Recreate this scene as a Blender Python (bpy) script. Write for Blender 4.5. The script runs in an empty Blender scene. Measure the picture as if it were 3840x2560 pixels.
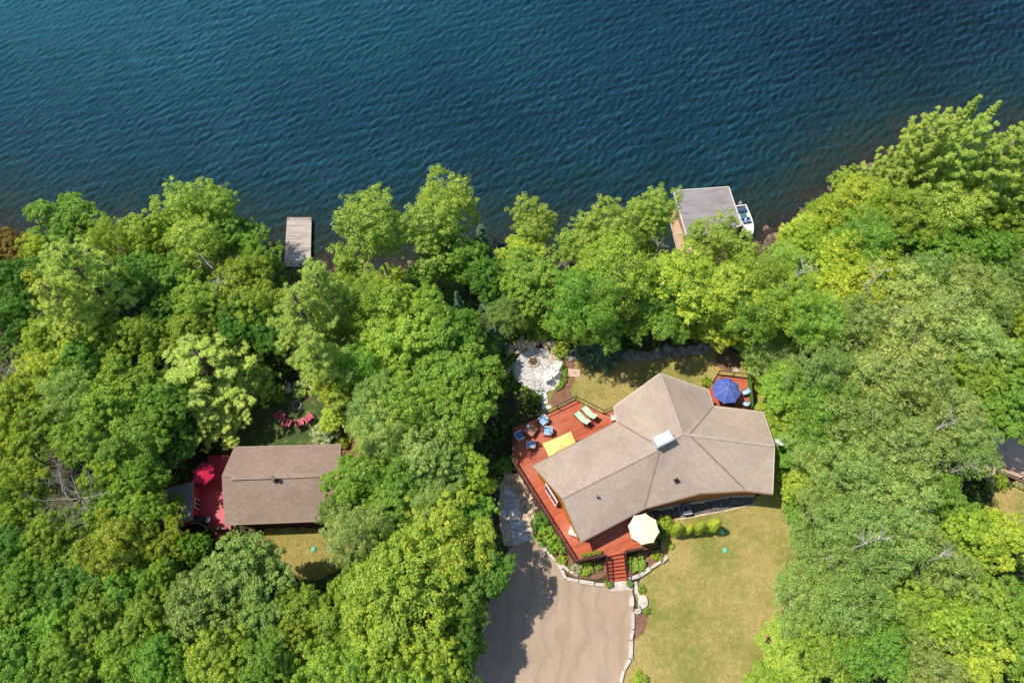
import bpy, math, random
import numpy as np
from mathutils import Vector, Matrix

SC = bpy.context.scene
COL = SC.collection
R = math.radians
rng = np.random.default_rng(7)
random.seed(7)

# ------------------------------------------------------------------ camera geometry
FPX, CAM_H, TILT = 2560.0, 62.0, R(25.5)
LAKE_Z = -5.0
_s, _c = math.sin(TILT), math.cos(TILT)


def P(px, py, z=0.0):
    """Point on the horizontal plane z seen at pixel (px, py) of the 3840 x 2560 photograph."""
    a, b = (px - 1920) / FPX, (1280 - py) / FPX
    ry, rz = _s + b * _c, -_c + b * _s
    t = (z - CAM_H) / rz
    return Vector((t * a, t * ry, z))


def mpp(v):
    """metres per photo pixel at a point"""
    d = v.y * _s + (CAM_H - v.z) * _c
    return d / FPX


cam = bpy.data.cameras.new('camera')
cam.lens, cam.sensor_width = 24.0, 36.0
cam.clip_start, cam.clip_end = 1.0, 6000
cam_o = bpy.data.objects.new('camera', cam)
cam_o.location = (0, 0, CAM_H)
cam_o.rotation_euler = (TILT, 0, 0)
COL.objects.link(cam_o)
SC.camera = cam_o

# ------------------------------------------------------------------ light
SUN_L = Vector((0.53, -0.13, -1.0)).normalized()       # direction the light travels
sun_dir = -SUN_L
elev = math.asin(sun_dir.z)
azim = math.atan2(sun_dir.x, sun_dir.y)
w = bpy.data.worlds.new('World')
SC.world = w
w.use_nodes = True
sky = w.node_tree.nodes.new('ShaderNodeTexSky')
sky.sky_type = 'NISHITA'
sky.sun_disc = False
sky.sun_elevation = elev
sky.sun_rotation = azim
sky.air_density, sky.dust_density, sky.ozone_density = 1.0, 0.6, 1.5
bg = w.node_tree.nodes['Background']
bg.inputs['Strength'].default_value = 0.15
w.node_tree.links.new(sky.outputs[0], bg.inputs['Color'])
sl = bpy.data.lights.new('sun', 'SUN')
sl.energy, sl.angle, sl.color = 5.0, R(0.53), (1.0, 0.93, 0.82)
so = bpy.data.objects.new('sun', sl)
so.rotation_euler = SUN_L.to_track_quat('-Z', 'Y').to_euler()
so.location = (-60, 20, 120)
COL.objects.link(so)
SC.view_settings.view_transform = 'Standard'
SC.view_settings.look = 'None'
SC.view_settings.exposure = 0
SC.view_settings.gamma = 1
SC.render.engine = 'CYCLES'
cy = SC.cycles
cy.max_bounces, cy.diffuse_bounces, cy.glossy_bounces, cy.transmission_bounces, cy.transparent_max_bounces = 7, 5, 3, 5, 4
cy.use_denoising = True
cy.sample_clamp_indirect = 6


# ------------------------------------------------------------------ object helpers
def tag(o, label=None, cat=None, group=None, kind=None):
    if label: o['label'] = label
    if cat: o['category'] = cat
    if group: o['group'] = group
    if kind: o['kind'] = kind
    return o


def thing(name, label, cat, loc=(0, 0, 0), rz=0.0, group=None):
    o = bpy.data.objects.new(name, None)
    o.location = loc
    o.rotation_euler = (0, 0, rz)
    o.empty_display_size = 0.3
    COL.objects.link(o)
    return tag(o, label, cat, group)


def link_mesh(name, me, m=None, parent=None):
    if m is not None:
        me.materials.clear()
        me.materials.append(m)
    o = bpy.data.objects.new(name, me)
    COL.objects.link(o)
    if parent is not None: o.parent = parent
    return o


def np_mesh(name, V, F, attr=None, smooth=False):
    """V (n,3), F (m,k) constant k; attr: dict name -> (domain, values)"""
    me = bpy.data.meshes.new(name)
    V = np.ascontiguousarray(V, dtype=np.float32)
    F = np.ascontiguousarray(F, dtype=np.int32)
    k = F.shape[1]
    me.vertices.add(len(V))
    me.vertices.foreach_set('co', V.ravel())
    me.loops.add(F.size)
    me.loops.foreach_set('vertex_index', F.ravel())
    me.polygons.add(len(F))
    me.polygons.foreach_set('loop_start', np.arange(len(F), dtype=np.int32) * k)
    if smooth:
        me.polygons.foreach_set('use_smooth', np.ones(len(F), dtype=bool))
    for an, (dom, vals) in (attr or {}).items():
        a = me.attributes.new(an, 'FLOAT', dom)
        a.data.foreach_set('value', np.ascontiguousarray(vals, dtype=np.float32))
    me.update(calc_edges=True)
    me.validate()
    return me


class MB:
    """collects shapes, then links them as one mesh object"""
    def __init__(self):
        self.v, self.f, self.sm = [], [], []

    def face(self, pts, smooth=False):
        n = len(self.v)
        self.v += [tuple(p) for p in pts]
        self.f.append(tuple(range(n, n + len(pts))))
        self.sm.append(smooth)
        return self

    def add(self, verts, faces, smooth=False):
        n = len(self.v)
        self.v += [tuple(p) for p in verts]
        for f in faces:
            self.f.append(tuple(i + n for i in f))
            self.sm.append(smooth)
        return self

    def box(self, c, s, rz=0.0, rot=None, taper=1.0):
        hx, hy, hz = s[0] / 2, s[1] / 2, s[2] / 2
        pts = []
        M = rot if rot is not None else Matrix.Rotation(rz, 3, 'Z')
        for z, k in ((-hz, 1.0), (hz, taper)):
            for x, y in ((-hx, -hy), (hx, -hy), (hx, hy), (-hx, hy)):
                pts.append(Vector(c) + M @ Vector((x * k, y * k, z)))
        return self.add(pts, [(3, 2, 1, 0), (4, 5, 6, 7), (0, 1, 5, 4), (1, 2, 6, 5), (2, 3, 7, 6), (3, 0, 4, 7)])

    def bar(self, p0, p1, w_, h_):
        """box beam between two points, width w_ sideways, height h_"""
        p0, p1 = Vector(p0), Vector(p1)
        d = p1 - p0
        L = d.length
        if L < 1e-5: return self
        d.normalize()
        up = Vector((0, 0, 1)) if abs(d.z) < 0.95 else Vector((0, 1, 0))
        sx = d.cross(up).normalized()
        uz = sx.cross(d).normalized()
        pts = []
        for p in (p0, p1):
            for a, b in ((-1, -1), (1, -1), (1, 1), (-1, 1)):
                pts.append(p + sx * (a * w_ / 2) + uz * (b * h_ / 2))
        return self.add(pts, [(3, 2, 1, 0), (4, 5, 6, 7), (0, 1, 5, 4), (1, 2, 6, 5), (2, 3, 7, 6), (3, 0, 4, 7)])

    def tube(self, p0, p1, r0, r1=None, n=8, cap=True):
        r1 = r0 if r1 is None else r1
        p0, p1 = Vector(p0), Vector(p1)
        d = (p1 - p0)
        if d.length < 1e-6: return self
        d.normalize()
        a = d.orthogonal().normalized()
        b = d.cross(a)
        ring = lambda p, r: [p + (a * math.cos(2 * math.pi * i / n) + b * math.sin(2 * math.pi * i / n)) * r for i in range(n)]
        self.add(ring(p0, r0) + ring(p1, r1), [(i, (i + 1) % n, n + (i + 1) % n, n + i) for i in range(n)], True)
        if cap:
            self.face(list(reversed(ring(p0, r0))))
            self.face(ring(p1, r1))
        return self

    def prism(self, poly, z0, z1):
        n = len(poly)
        area = sum(poly[i][0] * poly[(i + 1) % n][1] - poly[(i + 1) % n][0] * poly[i][1] for i in range(n))
        if area < 0: poly = list(reversed(poly))
        lo = [(p[0], p[1], z0) for p in poly]
        hi = [(p[0], p[1], z1) for p in poly]
        self.add(lo + hi, [tuple(reversed(range(n))), tuple(range(n, 2 * n))] + [(i, (i + 1) % n, n + (i + 1) % n, n + i) for i in range(n)])
        return self

    def lathe(self, prof, c=(0, 0, 0), n=16, sx=1.0, sy=1.0):
        """prof: list of (radius, z)"""
        m = len(prof)
        vs = []
        for r, z in prof:
            for i in range(n):
                t = 2 * math.pi * i / n
                vs.append((c[0] + r * math.cos(t) * sx, c[1] + r * math.sin(t) * sy, c[2] + z))
        fs = [(j * n + i, j * n + (i + 1) % n, (j + 1) * n + (i + 1) % n, (j + 1) * n + i) for j in range(m - 1) for i in range(n)]
        return self.add(vs, fs, True)

    def rock(self, c, r, rnd, sz=0.6, n=7, rings=5):
        """irregular boulder"""
        vs = []
        ph = [rnd.uniform(0, 6.28) for _ in range(4)]
        sx, sy = rnd.uniform(0.75, 1.25), rnd.uniform(0.75, 1.25)
        rot = rnd.uniform(0, 6.28)
        for j in range(rings):
            t = math.pi * (j + 0.5) / rings
            for i in range(n):
                p = 2 * math.pi * i / n
                k = r * (1 + 0.16 * math.sin(2 * p + ph[0]) + 0.12 * math.sin(3 * p + ph[1] + t) + rnd.uniform(-0.09, 0.09))
                x, y, z = math.sin(t) * math.cos(p) * k * sx, math.sin(t) * math.sin(p) * k * sy, math.cos(t) * k * sz
                vs.append((c[0] + x * math.cos(rot) - y * math.sin(rot), c[1] + x * math.sin(rot) + y * math.cos(rot), c[2] + z))
        fs = [(j * n + i, (j + 1) * n + i, (j + 1) * n + (i + 1) % n, j * n + (i + 1) % n) for j in range(rings - 1) for i in range(n)]
        fs.append(tuple(range(n)))
        fs.append(tuple(reversed(range((rings - 1) * n, rings * n))))
        return self.add(vs, fs, False)

    def build(self, name, m, parent=None, origin=None):
        me = bpy.data.meshes.new(name)
        o0 = Vector(origin) if origin is not None else Vector((0, 0, 0))
        me.from_pydata([tuple(Vector(v) - o0) for v in self.v], [], self.f)
        me.polygons.foreach_set('use_smooth', self.sm)
        me.update()
        return link_mesh(name, me, m, parent)


def dup(root, loc=None, rz=None, label=None, group=None):
    r = root.copy()
    COL.objects.link(r)
    if loc is not None: r.location = loc
    if rz is not None: r.rotation_euler = (0, 0, rz)
    if label: r['label'] = label
    if group: r['group'] = group
    for ch in list(root.children):
        c = ch.copy()
        COL.objects.link(c)
        c.parent = r
        for g in list(ch.children):
            d = g.copy()
            COL.objects.link(d)
            d.parent = c
    return r


# ------------------------------------------------------------------ materials
class Mat:
    def __init__(self, name):
        self.m = bpy.data.materials.new(name)
        self.m.use_nodes = True
        self.t = self.m.node_tree
        self.t.nodes.clear()
        self.out = self.n('ShaderNodeOutputMaterial')

    def n(self, typ, ins=None, **kw):
        nd = self.t.nodes.new(typ)
        for k, v in kw.items(): setattr(nd, k, v)
        for k, v in (ins or {}).items(): self.set(nd, k, v)
        return nd

    def set(self, nd, key, v):
        s = nd.inputs[key]
        if isinstance(v, bpy.types.NodeSocket): self.t.links.new(v, s)
        elif isinstance(v, bpy.types.Node): self.t.links.new(v.outputs[0], s)
        else:
            if isinstance(v, (tuple, list)) and len(v) == 3 and s.type == 'RGBA': v = (*v, 1)
            s.default_value = v

    def pos(self): return self.n('ShaderNodeNewGeometry').outputs['Position']
    def obj(self): return self.n('ShaderNodeTexCoord').outputs['Object']

    def noise(self, vec, scale, detail=4, rough=0.55, dist=0.0):
        return self.n('ShaderNodeTexNoise', {'Vector': vec, 'Scale': scale, 'Detail': detail, 'Roughness': rough, 'Distortion': dist}).outputs[0]

    def ramp(self, fac, stops, interp='LINEAR'):
        nd = self.n('ShaderNodeValToRGB', {'Fac': fac})
        cr = nd.color_ramp
        cr.interpolation = interp
        while len(cr.elements) > 1: cr.elements.remove(cr.elements[-1])
        cr.elements[0].position = stops[0][0]
        cr.elements[0].color = (*stops[0][1], 1) if len(stops[0][1]) == 3 else stops[0][1]
        for p, c in stops[1:]:
            e = cr.elements.new(p)
            e.color = (*c, 1)
        return nd.outputs[0]

    def math(self, op, a, b=None, clamp=False):
        nd = self.n('ShaderNodeMath', operation=op, use_clamp=clamp)
        self.set(nd, 0, a)
        if b is not None: self.set(nd, 1, b)
        return nd.outputs[0]

    def mix(self, fac, a, b, blend='MIX'):
        nd = self.n('ShaderNodeMix', data_type='RGBA', blend_type=blend)
        self.set(nd, 'Factor', fac)
        self.t_set(nd, 6, a)
        self.t_set(nd, 7, b)
        return nd.outputs[2]

    def t_set(self, nd, i, v):
        s = nd.inputs[i]
        if isinstance(v, bpy.types.NodeSocket): self.t.links.new(v, s)
        else: s.default_value = (*v, 1) if len(v) == 3 else v

    def mapr(self, v, a, b, c=0.0, d=1.0):
        return self.n('ShaderNodeMapRange', {0: v, 1: a, 2: b, 3: c, 4: d}).outputs[0]

    def vmap(self, vec, scale=(1, 1, 1), rot=(0, 0, 0)):
        return self.n('ShaderNodeMapping', {'Vector': vec, 'Scale': scale, 'Rotation': rot}).outputs[0]

    def bump(self, h, strength=0.3, dist=0.05):
        return self.n('ShaderNodeBump', {'Height': h, 'Strength': strength, 'Distance': dist}).outputs[0]

    def pbr(self, color, rough=0.6, normal=None, metal=0.0, spec=0.4, **kw):
        b = self.n('ShaderNodeBsdfPrincipled')
        self.set(b, 'Base Color', color)
        self.set(b, 'Roughness', rough)
        self.set(b, 'Metallic', metal)
        self.set(b, 'Specular IOR Level', spec)
        if normal is not None: self.set(b, 'Normal', normal)
        for k, v in kw.items(): self.set(b, k, v)
        self.t.links.new(b.outputs[0], self.out.inputs[0])
        return self.m


def mul(c, k): return tuple(min(1, x * k) for x in c)


def plain(name, c, rough=0.6, var=0.22, scale=3.0, metal=0.0, spec=0.4, space='obj'):
    M = Mat(name)
    v = M.obj() if space == 'obj' else M.pos()
    n = M.noise(v, scale, 5, 0.6)
    col = M.ramp(n, [(0.3, mul(c, 1 - var)), (0.7, mul(c, 1 + var))])
    return M.pbr(col, rough, M.bump(M.noise(v, scale * 9, 3), 0.15, 0.01), metal, spec)


def boards(name, c, width=0.14, ang=0.0, var=0.18, rough=0.6, wear=None, gap=0.35, space='pos'):
    """planks running along the direction ang, world metres"""
    M = Mat(name)
    p = M.pos() if space == 'pos' else M.obj()
    q = M.vmap(p, (1, 1, 1), (0, 0, -ang))
    sx = M.n('ShaderNodeSeparateXYZ', {0: q})
    yy = M.math('DIVIDE', sx.outputs[1], width)
    fr = M.math('FRACT', yy)
    idx = M.math('FLOOR', yy)
    seg = M.math('FLOOR', M.math('ADD', M.math('DIVIDE', sx.outputs[0], 2.6), M.math('MULTIPLY', idx, 0.37)))
    rnd = M.n('ShaderNodeTexWhiteNoise', {'Vector': M.n('ShaderNodeCombineXYZ', {0: idx, 1: seg, 2: 0.0}).outputs[0]}, noise_dimensions='3D').outputs[0]
    n1 = M.noise(M.vmap(q, (0.5, 6, 1)), 3.0, 4)
    base = M.ramp(rnd, [(0.0, mul(c, 1 - var)), (1.0, mul(c, 1 + var))])
    base = M.mix(M.mapr(n1, 0.35, 0.75, 0, 0.5), base, mul(c, 0.7))
    if wear:
        base = M.mix(M.mapr(M.noise(p, 0.45, 5), 0.42, 0.68, 0, 0.75), base, wear)
    g = M.math('LESS_THAN', M.math('ABSOLUTE', M.math('SUBTRACT', fr, 0.5)), 0.46)
    col = M.mix(g, mul(c, gap), base)
    return M.pbr(col, rough, M.bump(n1, 0.2, 0.01), 0, 0.35)


def shingles(name, c1, c2, c3):
    M = Mat(name)
    p = M.pos()
    s = M.n('ShaderNodeSeparateXYZ', {0: p})
    nz = M.math('DIVIDE', s.outputs[2], 0.060)
    row = M.math('FLOOR', nz)
    fr = M.math('FRACT', nz)
    # tabs: random colour per tab along x+y
    al = M.math('ADD', M.math('MULTIPLY', s.outputs[0], 3.1), M.math('MULTIPLY', s.outputs[1], 2.3))
    tab = M.math('FLOOR', M.math('ADD', al, M.math('MULTIPLY', row, 0.37)))
    rnd = M.n('ShaderNodeTexWhiteNoise', {'Vector': M.n('ShaderNodeCombineXYZ', {0: row, 1: tab, 2: 0.0}).outputs[0]}, noise_dimensions='3D').outputs[0]
    col = M.ramp(rnd, [(0.0, c1), (0.5, c2), (1.0, c3)])
    big = M.noise(p, 0.35, 6, 0.65)
    col = M.mix(M.mapr(big, 0.42, 0.68, 0, 0.65), col, mul(c1, 0.74))
    st = M.noise(p, 2.2, 5, 0.7)
    col = M.mix(M.mapr(st, 0.5, 0.75, 0, 0.4), col, mul(c3, 1.08))
    sh = M.math('LESS_THAN', fr, 0.24)
    col = M.mix(M.math('MULTIPLY', sh, 0.16), col, mul(c1, 0.4))
    gr = M.noise(p, 26, 2)
    col = M.mix(M.mapr(gr, 0.3, 0.7, 0, 0.25), col, mul(c1, 0.5))
    return M.pbr(col, 0.92, M.bump(M.math('ADD', fr, gr), 0.25, 0.02), 0, 0.2)


M_SHINGLE = shingles('roof_shingles', (0.445, 0.345, 0.275), (0.475, 0.375, 0.30), (0.51, 0.41, 0.33))
M_SHINGLE2 = shingles('cottage_shingles', (0.31, 0.222, 0.172), (0.345, 0.252, 0.197), (0.385, 0.285, 0.225))
M_SHED = shingles('shed_shingles', (0.16, 0.15, 0.15), (0.22, 0.2, 0.19), (0.28, 0.25, 0.22))
M_RIDGE = plain('ridge_shingle', (0.43, 0.34, 0.275), 0.9, 0.2, 4, space='pos')
M_VALLEY = plain('valley_metal', (0.24, 0.18, 0.145), 0.7, 0.2, 2, space='pos')
M_FLAT = Mat('flat_roof_membrane')
_p = M_FLAT.pos()
_n = M_FLAT.noise(M_FLAT.vmap(_p, (0.35, 1.6, 1)), 0.9, 6, 0.65, 0.6)
_n2 = M_FLAT.noise(_p, 0.5, 5, 0.6)
_colr = M_FLAT.ramp(_n, [(0.3, (0.17, 0.145, 0.15)), (0.5, (0.29, 0.26, 0.265)), (0.75, (0.36, 0.325, 0.325))])
_colr = M_FLAT.mix(M_FLAT.mapr(_n2, 0.45, 0.7, 0, 0.7), _colr, (0.25, 0.20, 0.195))
M_FLAT = M_FLAT.pbr(_colr, 0.8)
M_DECK = boards('red_deck_boards', (0.475, 0.102, 0.042), 0.14, R(26), 0.22, 0.6, (0.55, 0.21, 0.13), 0.45)
M_DECKB = boards('red_deck_boards_straight', (0.475, 0.102, 0.042), 0.14, R(-8), 0.16, 0.6, (0.54, 0.165, 0.09), 0.45)
M_STAIR = plain('red_stair_paint', (0.46, 0.085, 0.035), 0.55, 0.18, 2.5, space='pos')
M_FASCIA = plain('red_brown_fascia', (0.30, 0.075, 0.035), 0.6, 0.2, 1.5, space='pos')
M_CDECK = boards('crimson_deck_boards', (0.52, 0.042, 0.062), 0.14, R(90), 0.16, 0.5, (0.56, 0.08, 0.075), 0.45)
M_CRAIL = plain('crimson_rail', (0.36, 0.03, 0.04), 0.5, 0.15, 2)
M_LOG = boards('amber_log_wall', (0.70, 0.29, 0.04), 0.2, 0, 0.12, 0.5, None, 0.5)
M_SIDING = Mat('stained_siding')
_p = M_SIDING.pos()
_z = M_SIDING.n('ShaderNodeSeparateXYZ', {0: _p}).outputs[2]
_fr = M_SIDING.math('FRACT', M_SIDING.math('DIVIDE', _z, 0.18))
_cc = M_SIDING.ramp(M_SIDING.noise(_p, 1.2, 5), [(0.3, (0.33, 0.12, 0.045)), (0.7, (0.46, 0.18, 0.06))])
_cc = M_SIDING.mix(M_SIDING.math('LESS_THAN', _fr, 0.15), _cc, (0.2, 0.07, 0.025))
M_SIDING = M_SIDING.pbr(_cc, 0.5)
M_CWALL = plain('brick_red_wall', (0.36, 0.09, 0.05), 0.6, 0.2, 1.5, space='pos')
M_TRIM = plain('cream_trim', (0.72, 0.64, 0.55), 0.5, 0.08, 1.5, space='pos')
M_WHITE = plain('white_paint', (0.80, 0.79, 0.76), 0.45, 0.06, 3)
M_BROWNTRIM = plain('brown_trim', (0.28, 0.16, 0.11), 0.5, 0.15, 2, space='pos')
M_GLASS = Mat('window_glass').pbr((0.03, 0.04, 0.05), 0.06, None, 0.0, 0.8)
M_BLACKMETAL = plain('black_metal', (0.028, 0.024, 0.022), 0.45, 0.2, 4, 0.3)
M_DARKRAIL = plain('dark_brown_rail', (0.065, 0.022, 0.016), 0.5, 0.25, 3)
M_GALV = plain('galvanized_metal', (0.62, 0.60, 0.60), 0.35, 0.12, 2.5, 0.6)
M_WHMETAL = plain('white_sheet_metal', (0.60, 0.61, 0.62), 0.4, 0.1, 1.5)
M_GREYPL = plain('grey_plastic', (0.30, 0.31, 0.32), 0.5, 0.1, 3)
M_DKGREY = plain('dark_grey_metal', (0.13, 0.16, 0.21), 0.45, 0.15, 3, 0.4)
M_BLUE = plain('blue_cushion', (0.075, 0.19, 0.42), 0.8, 0.2, 4)
M_BLUELT = plain('pale_blue_cushion', (0.25, 0.42, 0.62), 0.8, 0.25, 5)
M_NAVY = plain('navy_sling', (0.03, 0.075, 0.17), 0.7, 0.2, 4)
M_WICKER = plain('pale_resin', (0.55, 0.58, 0.62), 0.6, 0.15, 6)
M_BROWNWD = boards('brown_table_wood', (0.36, 0.19, 0.105), 0.16, 0.0, 0.15, 0.5, None, 0.6, 'obj')
M_OAK = plain('teak_wood', (0.42, 0.19, 0.085), 0.55, 0.22, 4)
M_CREAM = plain('cream_canvas', (0.86, 0.76, 0.53), 0.85, 0.03, 1.2)
M_YELLOW = plain('yellow_canvas', (0.86, 0.69, 0.20), 0.85, 0.08, 1.2)
M_UBLUE = plain('blue_canvas', (0.075, 0.115, 0.38), 0.8, 0.12, 1.5)
M_UBLUE2 = plain('blue_canvas_seam', (0.22, 0.28, 0.60), 0.8, 0.1, 1.5)
M_URED = plain('crimson_canvas', (0.55, 0.012, 0.06), 0.8, 0.1, 1.5)
M_PINKRED = plain('faded_red_paint', (0.55, 0.10, 0.16), 0.55, 0.2, 4)
M_PLANKGREY = boards('weathered_grey_planks', (0.43, 0.36, 0.31), 0.19, R(1), 0.38, 0.75, (0.52, 0.44, 0.38), 0.3)
M_PLANKTAN = boards('fresh_tan_planks', (0.56, 0.37, 0.24), 0.16, R(8), 0.16, 0.6, (0.60, 0.44, 0.31), 0.5)
M_PLANKBROWN = boards('brown_deck_planks', (0.52, 0.36, 0.26), 0.15, R(92), 0.15, 0.65, (0.56, 0.42, 0.31), 0.5)
M_STONE = plain('pale_stone', (0.56, 0.49, 0.42), 0.85, 0.25, 2.2, space='pos')
M_STONETAN = plain('tan_rubble_stone', (0.58, 0.46, 0.33), 0.9, 0.4, 2.0, space='pos')
M_STONEGREY = plain('grey_fieldstone', (0.30, 0.27, 0.25), 0.9, 0.4, 1.6, space='pos')
M_SLAB = plain('bluish_flagstone', (0.56, 0.56, 0.58), 0.8, 0.3, 1.1, space='pos')
M_SLABTAN = plain('tan_flagstone', (0.50, 0.43, 0.36), 0.8, 0.2, 1.1, space='pos')
M_ASH = plain('fire_ash', (0.13, 0.075, 0.045), 0.95, 0.5, 6)
M_SOIL = plain('garden_soil', (0.22, 0.115, 0.07), 0.95, 0.35, 2.5, space='pos')
M_TEAL = plain('teal_plastic', (0.16, 0.50, 0.33), 0.5, 0.12, 2)
M_PINKPAD = plain('pink_concrete', (0.58, 0.40, 0.31), 0.85, 0.12, 2)
M_TERRA = plain('terracotta', (0.36, 0.14, 0.07), 0.7, 0.15, 4)
M_BARK = plain('brown_bark', (0.14, 0.105, 0.075), 0.9, 0.35, 4)
M_BARKPALE = plain('pale_bark', (0.46, 0.42, 0.36), 0.8, 0.35, 5)
M_DEADWOOD = plain('grey_deadwood', (0.36, 0.31, 0.27), 0.9, 0.25, 5)

# patterned lounger cushion
_M = Mat('green_patterned_cushion')
_v = _M.n('ShaderNodeTexVoronoi', {'Vector': _M.obj(), 'Scale': 9.0}).outputs['Distance']
M_PATTERN = _M.pbr(_M.ramp(_v, [(0.25, (0.72, 0.74, 0.52)), (0.5, (0.58, 0.74, 0.52)), (0.7, (0.26, 0.55, 0.36))]), 0.85)
# ivy screen
_M = Mat('green_ivy_screen')
_v = _M.n('ShaderNodeTexVoronoi', {'Vector': _M.obj(), 'Scale': 11.0})
M_SCREEN = _M.pbr(_M.ramp(_v.outputs['Color'], [(0.1, (0.03, 0.12, 0.015)), (0.6, (0.08, 0.26, 0.03)), (0.95, (0.2, 0.4, 0.07))]), 0.7, _M.bump(_v.outputs['Distance'], 0.8, 0.05))


def leaf_mat(name, trans=0.28, gloss=0.35, var=0.55):
    M = Mat(name)
    oi = M.n('ShaderNodeObjectInfo')
    at = M.n('ShaderNodeAttribute', attribute_name='v').outputs['Fac']
    p = M.pos()
    base = oi.outputs['Color']
    k = M.mapr(at, 0, 1, 1 - var, 1 + var)
    hue = M.n('ShaderNodeCombineXYZ', {0: M.math('MULTIPLY', k, M.mapr(at, 0, 1, 0.62, 1.38)), 1: k, 2: M.math('MULTIPLY', k, M.mapr(at, 0, 1, 0.8, 1.3))}).outputs[0]
    col = M.n('ShaderNodeVectorMath', {0: base, 1: hue}, operation='MULTIPLY').outputs[0]
    big = M.noise(p, 0.42, 3, 0.5)
    col = M.n('ShaderNodeMix', {'Factor': M.mapr(big, 0.40, 0.68, 0, 0.55), 6: col}, data_type='RGBA', blend_type='MULTIPLY')
    col.inputs[7].default_value = (1.22, 1.12, 0.85, 1)
    col = col.outputs[2]
    sm = M.noise(p, 1.6, 2, 0.5)
    cm = M.n('ShaderNodeMix', {'Factor': M.mapr(sm, 0.42, 0.62, 0, 0.5), 6: col}, data_type='RGBA', blend_type='MULTIPLY')
    cm.inputs[7].default_value = (0.72, 0.86, 0.95, 1)
    col = cm.outputs[2]
    d = M.n('ShaderNodeBsdfPrincipled', {'Base Color': col, 'Roughness': 0.5, 'Specular IOR Level': gloss})
    tcol = M.n('ShaderNodeMix', {'Factor': 1.0, 6: col}, data_type='RGBA', blend_type='MULTIPLY')
    tcol.inputs[7].default_value = (1.05, 1.2, 0.5, 1)
    tr = M.n('ShaderNodeBsdfTranslucent', {'Color': tcol.outputs[2]})
    mx = M.n('ShaderNodeMixShader', {0: trans, 1: d, 2: tr})
    M.t.links.new(mx.outputs[0], M.out.inputs[0])
    return M.m


M_LEAF = leaf_mat('broad_leaves', 0.44, 0.3, 0.5)
M_BLADE = leaf_mat('grass_blades', 0.2, 0.1, 0.22)
M_NEEDLE = leaf_mat('conifer_needles', 0.38, 0.25, 0.4)
# ================================================================== SETTING
SHORE_PX = [(-900, 800), (-300, 860), (0, 905), (600, 965), (1000, 985), (1300, 1022), (1550, 1003), (1750, 985), (1880, 985), (2090, 990),
            (2380, 985), (2560, 985), (2740, 960), (2870, 905), (3000, 815), (3150, 715), (3290, 640), (3500, 590), (3840, 560), (4400, 500)]
_S = [P(x, y, LAKE_Z) for x, y in SHORE_PX]
SX = np.array([p.x for p in _S]); SY = np.array([p.y for p in _S])


def shore_d(x, y):
    """distance inland (positive) of a point, measured across the shore"""
    return (np.interp(x, SX, SY) + 0.5 * np.sin(np.asarray(x) * 0.9) + 0.35 * np.sin(np.asarray(x) * 2.3 + 1) - y) * 0.92


def terrain(x, y):
    d = shore_d(x, y)
    t = np.clip(d / 11.0, 0, 1)
    up = 5 * (t * t * (3 - 2 * t))
    return np.where(d > 0, LAKE_Z + up, LAKE_Z - np.minimum(-d * 0.3, 6.0))


def gz(x, y): return float(terrain(np.array(x), np.array(y)))


def at_h(px, py, h):
    """ground point whose plumb line, h metres up, is seen at the pixel"""
    z = h
    for _ in range(12):
        p = P(px, py, z)
        z = 0.5 * z + 0.5 * (max(gz(p.x, p.y), LAKE_Z) + h)
    p = P(px, py, z)
    return Vector((p.x, p.y, z - h))


def poly(pts, z=0.0): return [tuple(P(x, y, z)) for x, y in pts]


def chaikin(pts, n=2):
    for _ in range(n):
        q = []
        for i in range(len(pts)):
            a, b = Vector(pts[i]), Vector(pts[(i + 1) % len(pts)])
            q += [a.lerp(b, 0.25), a.lerp(b, 0.75)]
        pts = q
    return pts


def ragged(pts, amp=0.12, step=0.5, seed=1):
    rnd = random.Random(seed)
    out = []
    n = len(pts)
    for i in range(n):
        a, b = Vector(pts[i]), Vector(pts[(i + 1) % n])
        m = max(1, int((b - a).length / step))
        for k in range(m):
            p = a.lerp(b, k / m)
            out.append(p + Vector((rnd.uniform(-amp, amp), rnd.uniform(-amp, amp), 0)))
    return out


def in_poly(x, y, pg):
    x = np.asarray(x); y = np.asarray(y)
    c = np.zeros(x.shape, bool)
    n = len(pg)
    for i in range(n):
        x0, y0 = pg[i][0], pg[i][1]
        x1, y1 = pg[(i + 1) % n][0], pg[(i + 1) % n][1]
        if y0 == y1: continue
        k = ((y0 > y) != (y1 > y)) & (x < (x1 - x0) * (y - y0) / (y1 - y0) + x0)
        c ^= k
    return c


def nonuni(a, b, step, far, k=1.35):
    core = list(np.arange(a, b + 1e-6, step))
    lo, hi, s = [], [], step
    x = a
    while x > -far:
        s *= k; x -= s; lo.append(x)
    s = step; x = b
    while x < far:
        s *= k; x += s; hi.append(x)
    return np.array(lo[::-1] + core + hi)


def grid(xs, ys, zf):
    X, Y = np.meshgrid(xs, ys)
    Z = zf(X, Y)
    V = np.stack([X.ravel(), Y.ravel(), Z.ravel()], 1)
    nx, ny = len(xs), len(ys)
    i = np.arange(ny - 1)[:, None] * nx + np.arange(nx - 1)[None, :]
    i = i.ravel()
    F = np.stack([i, i + 1, i + nx + 1, i + nx], 1)
    return V, F, X, Y


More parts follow.
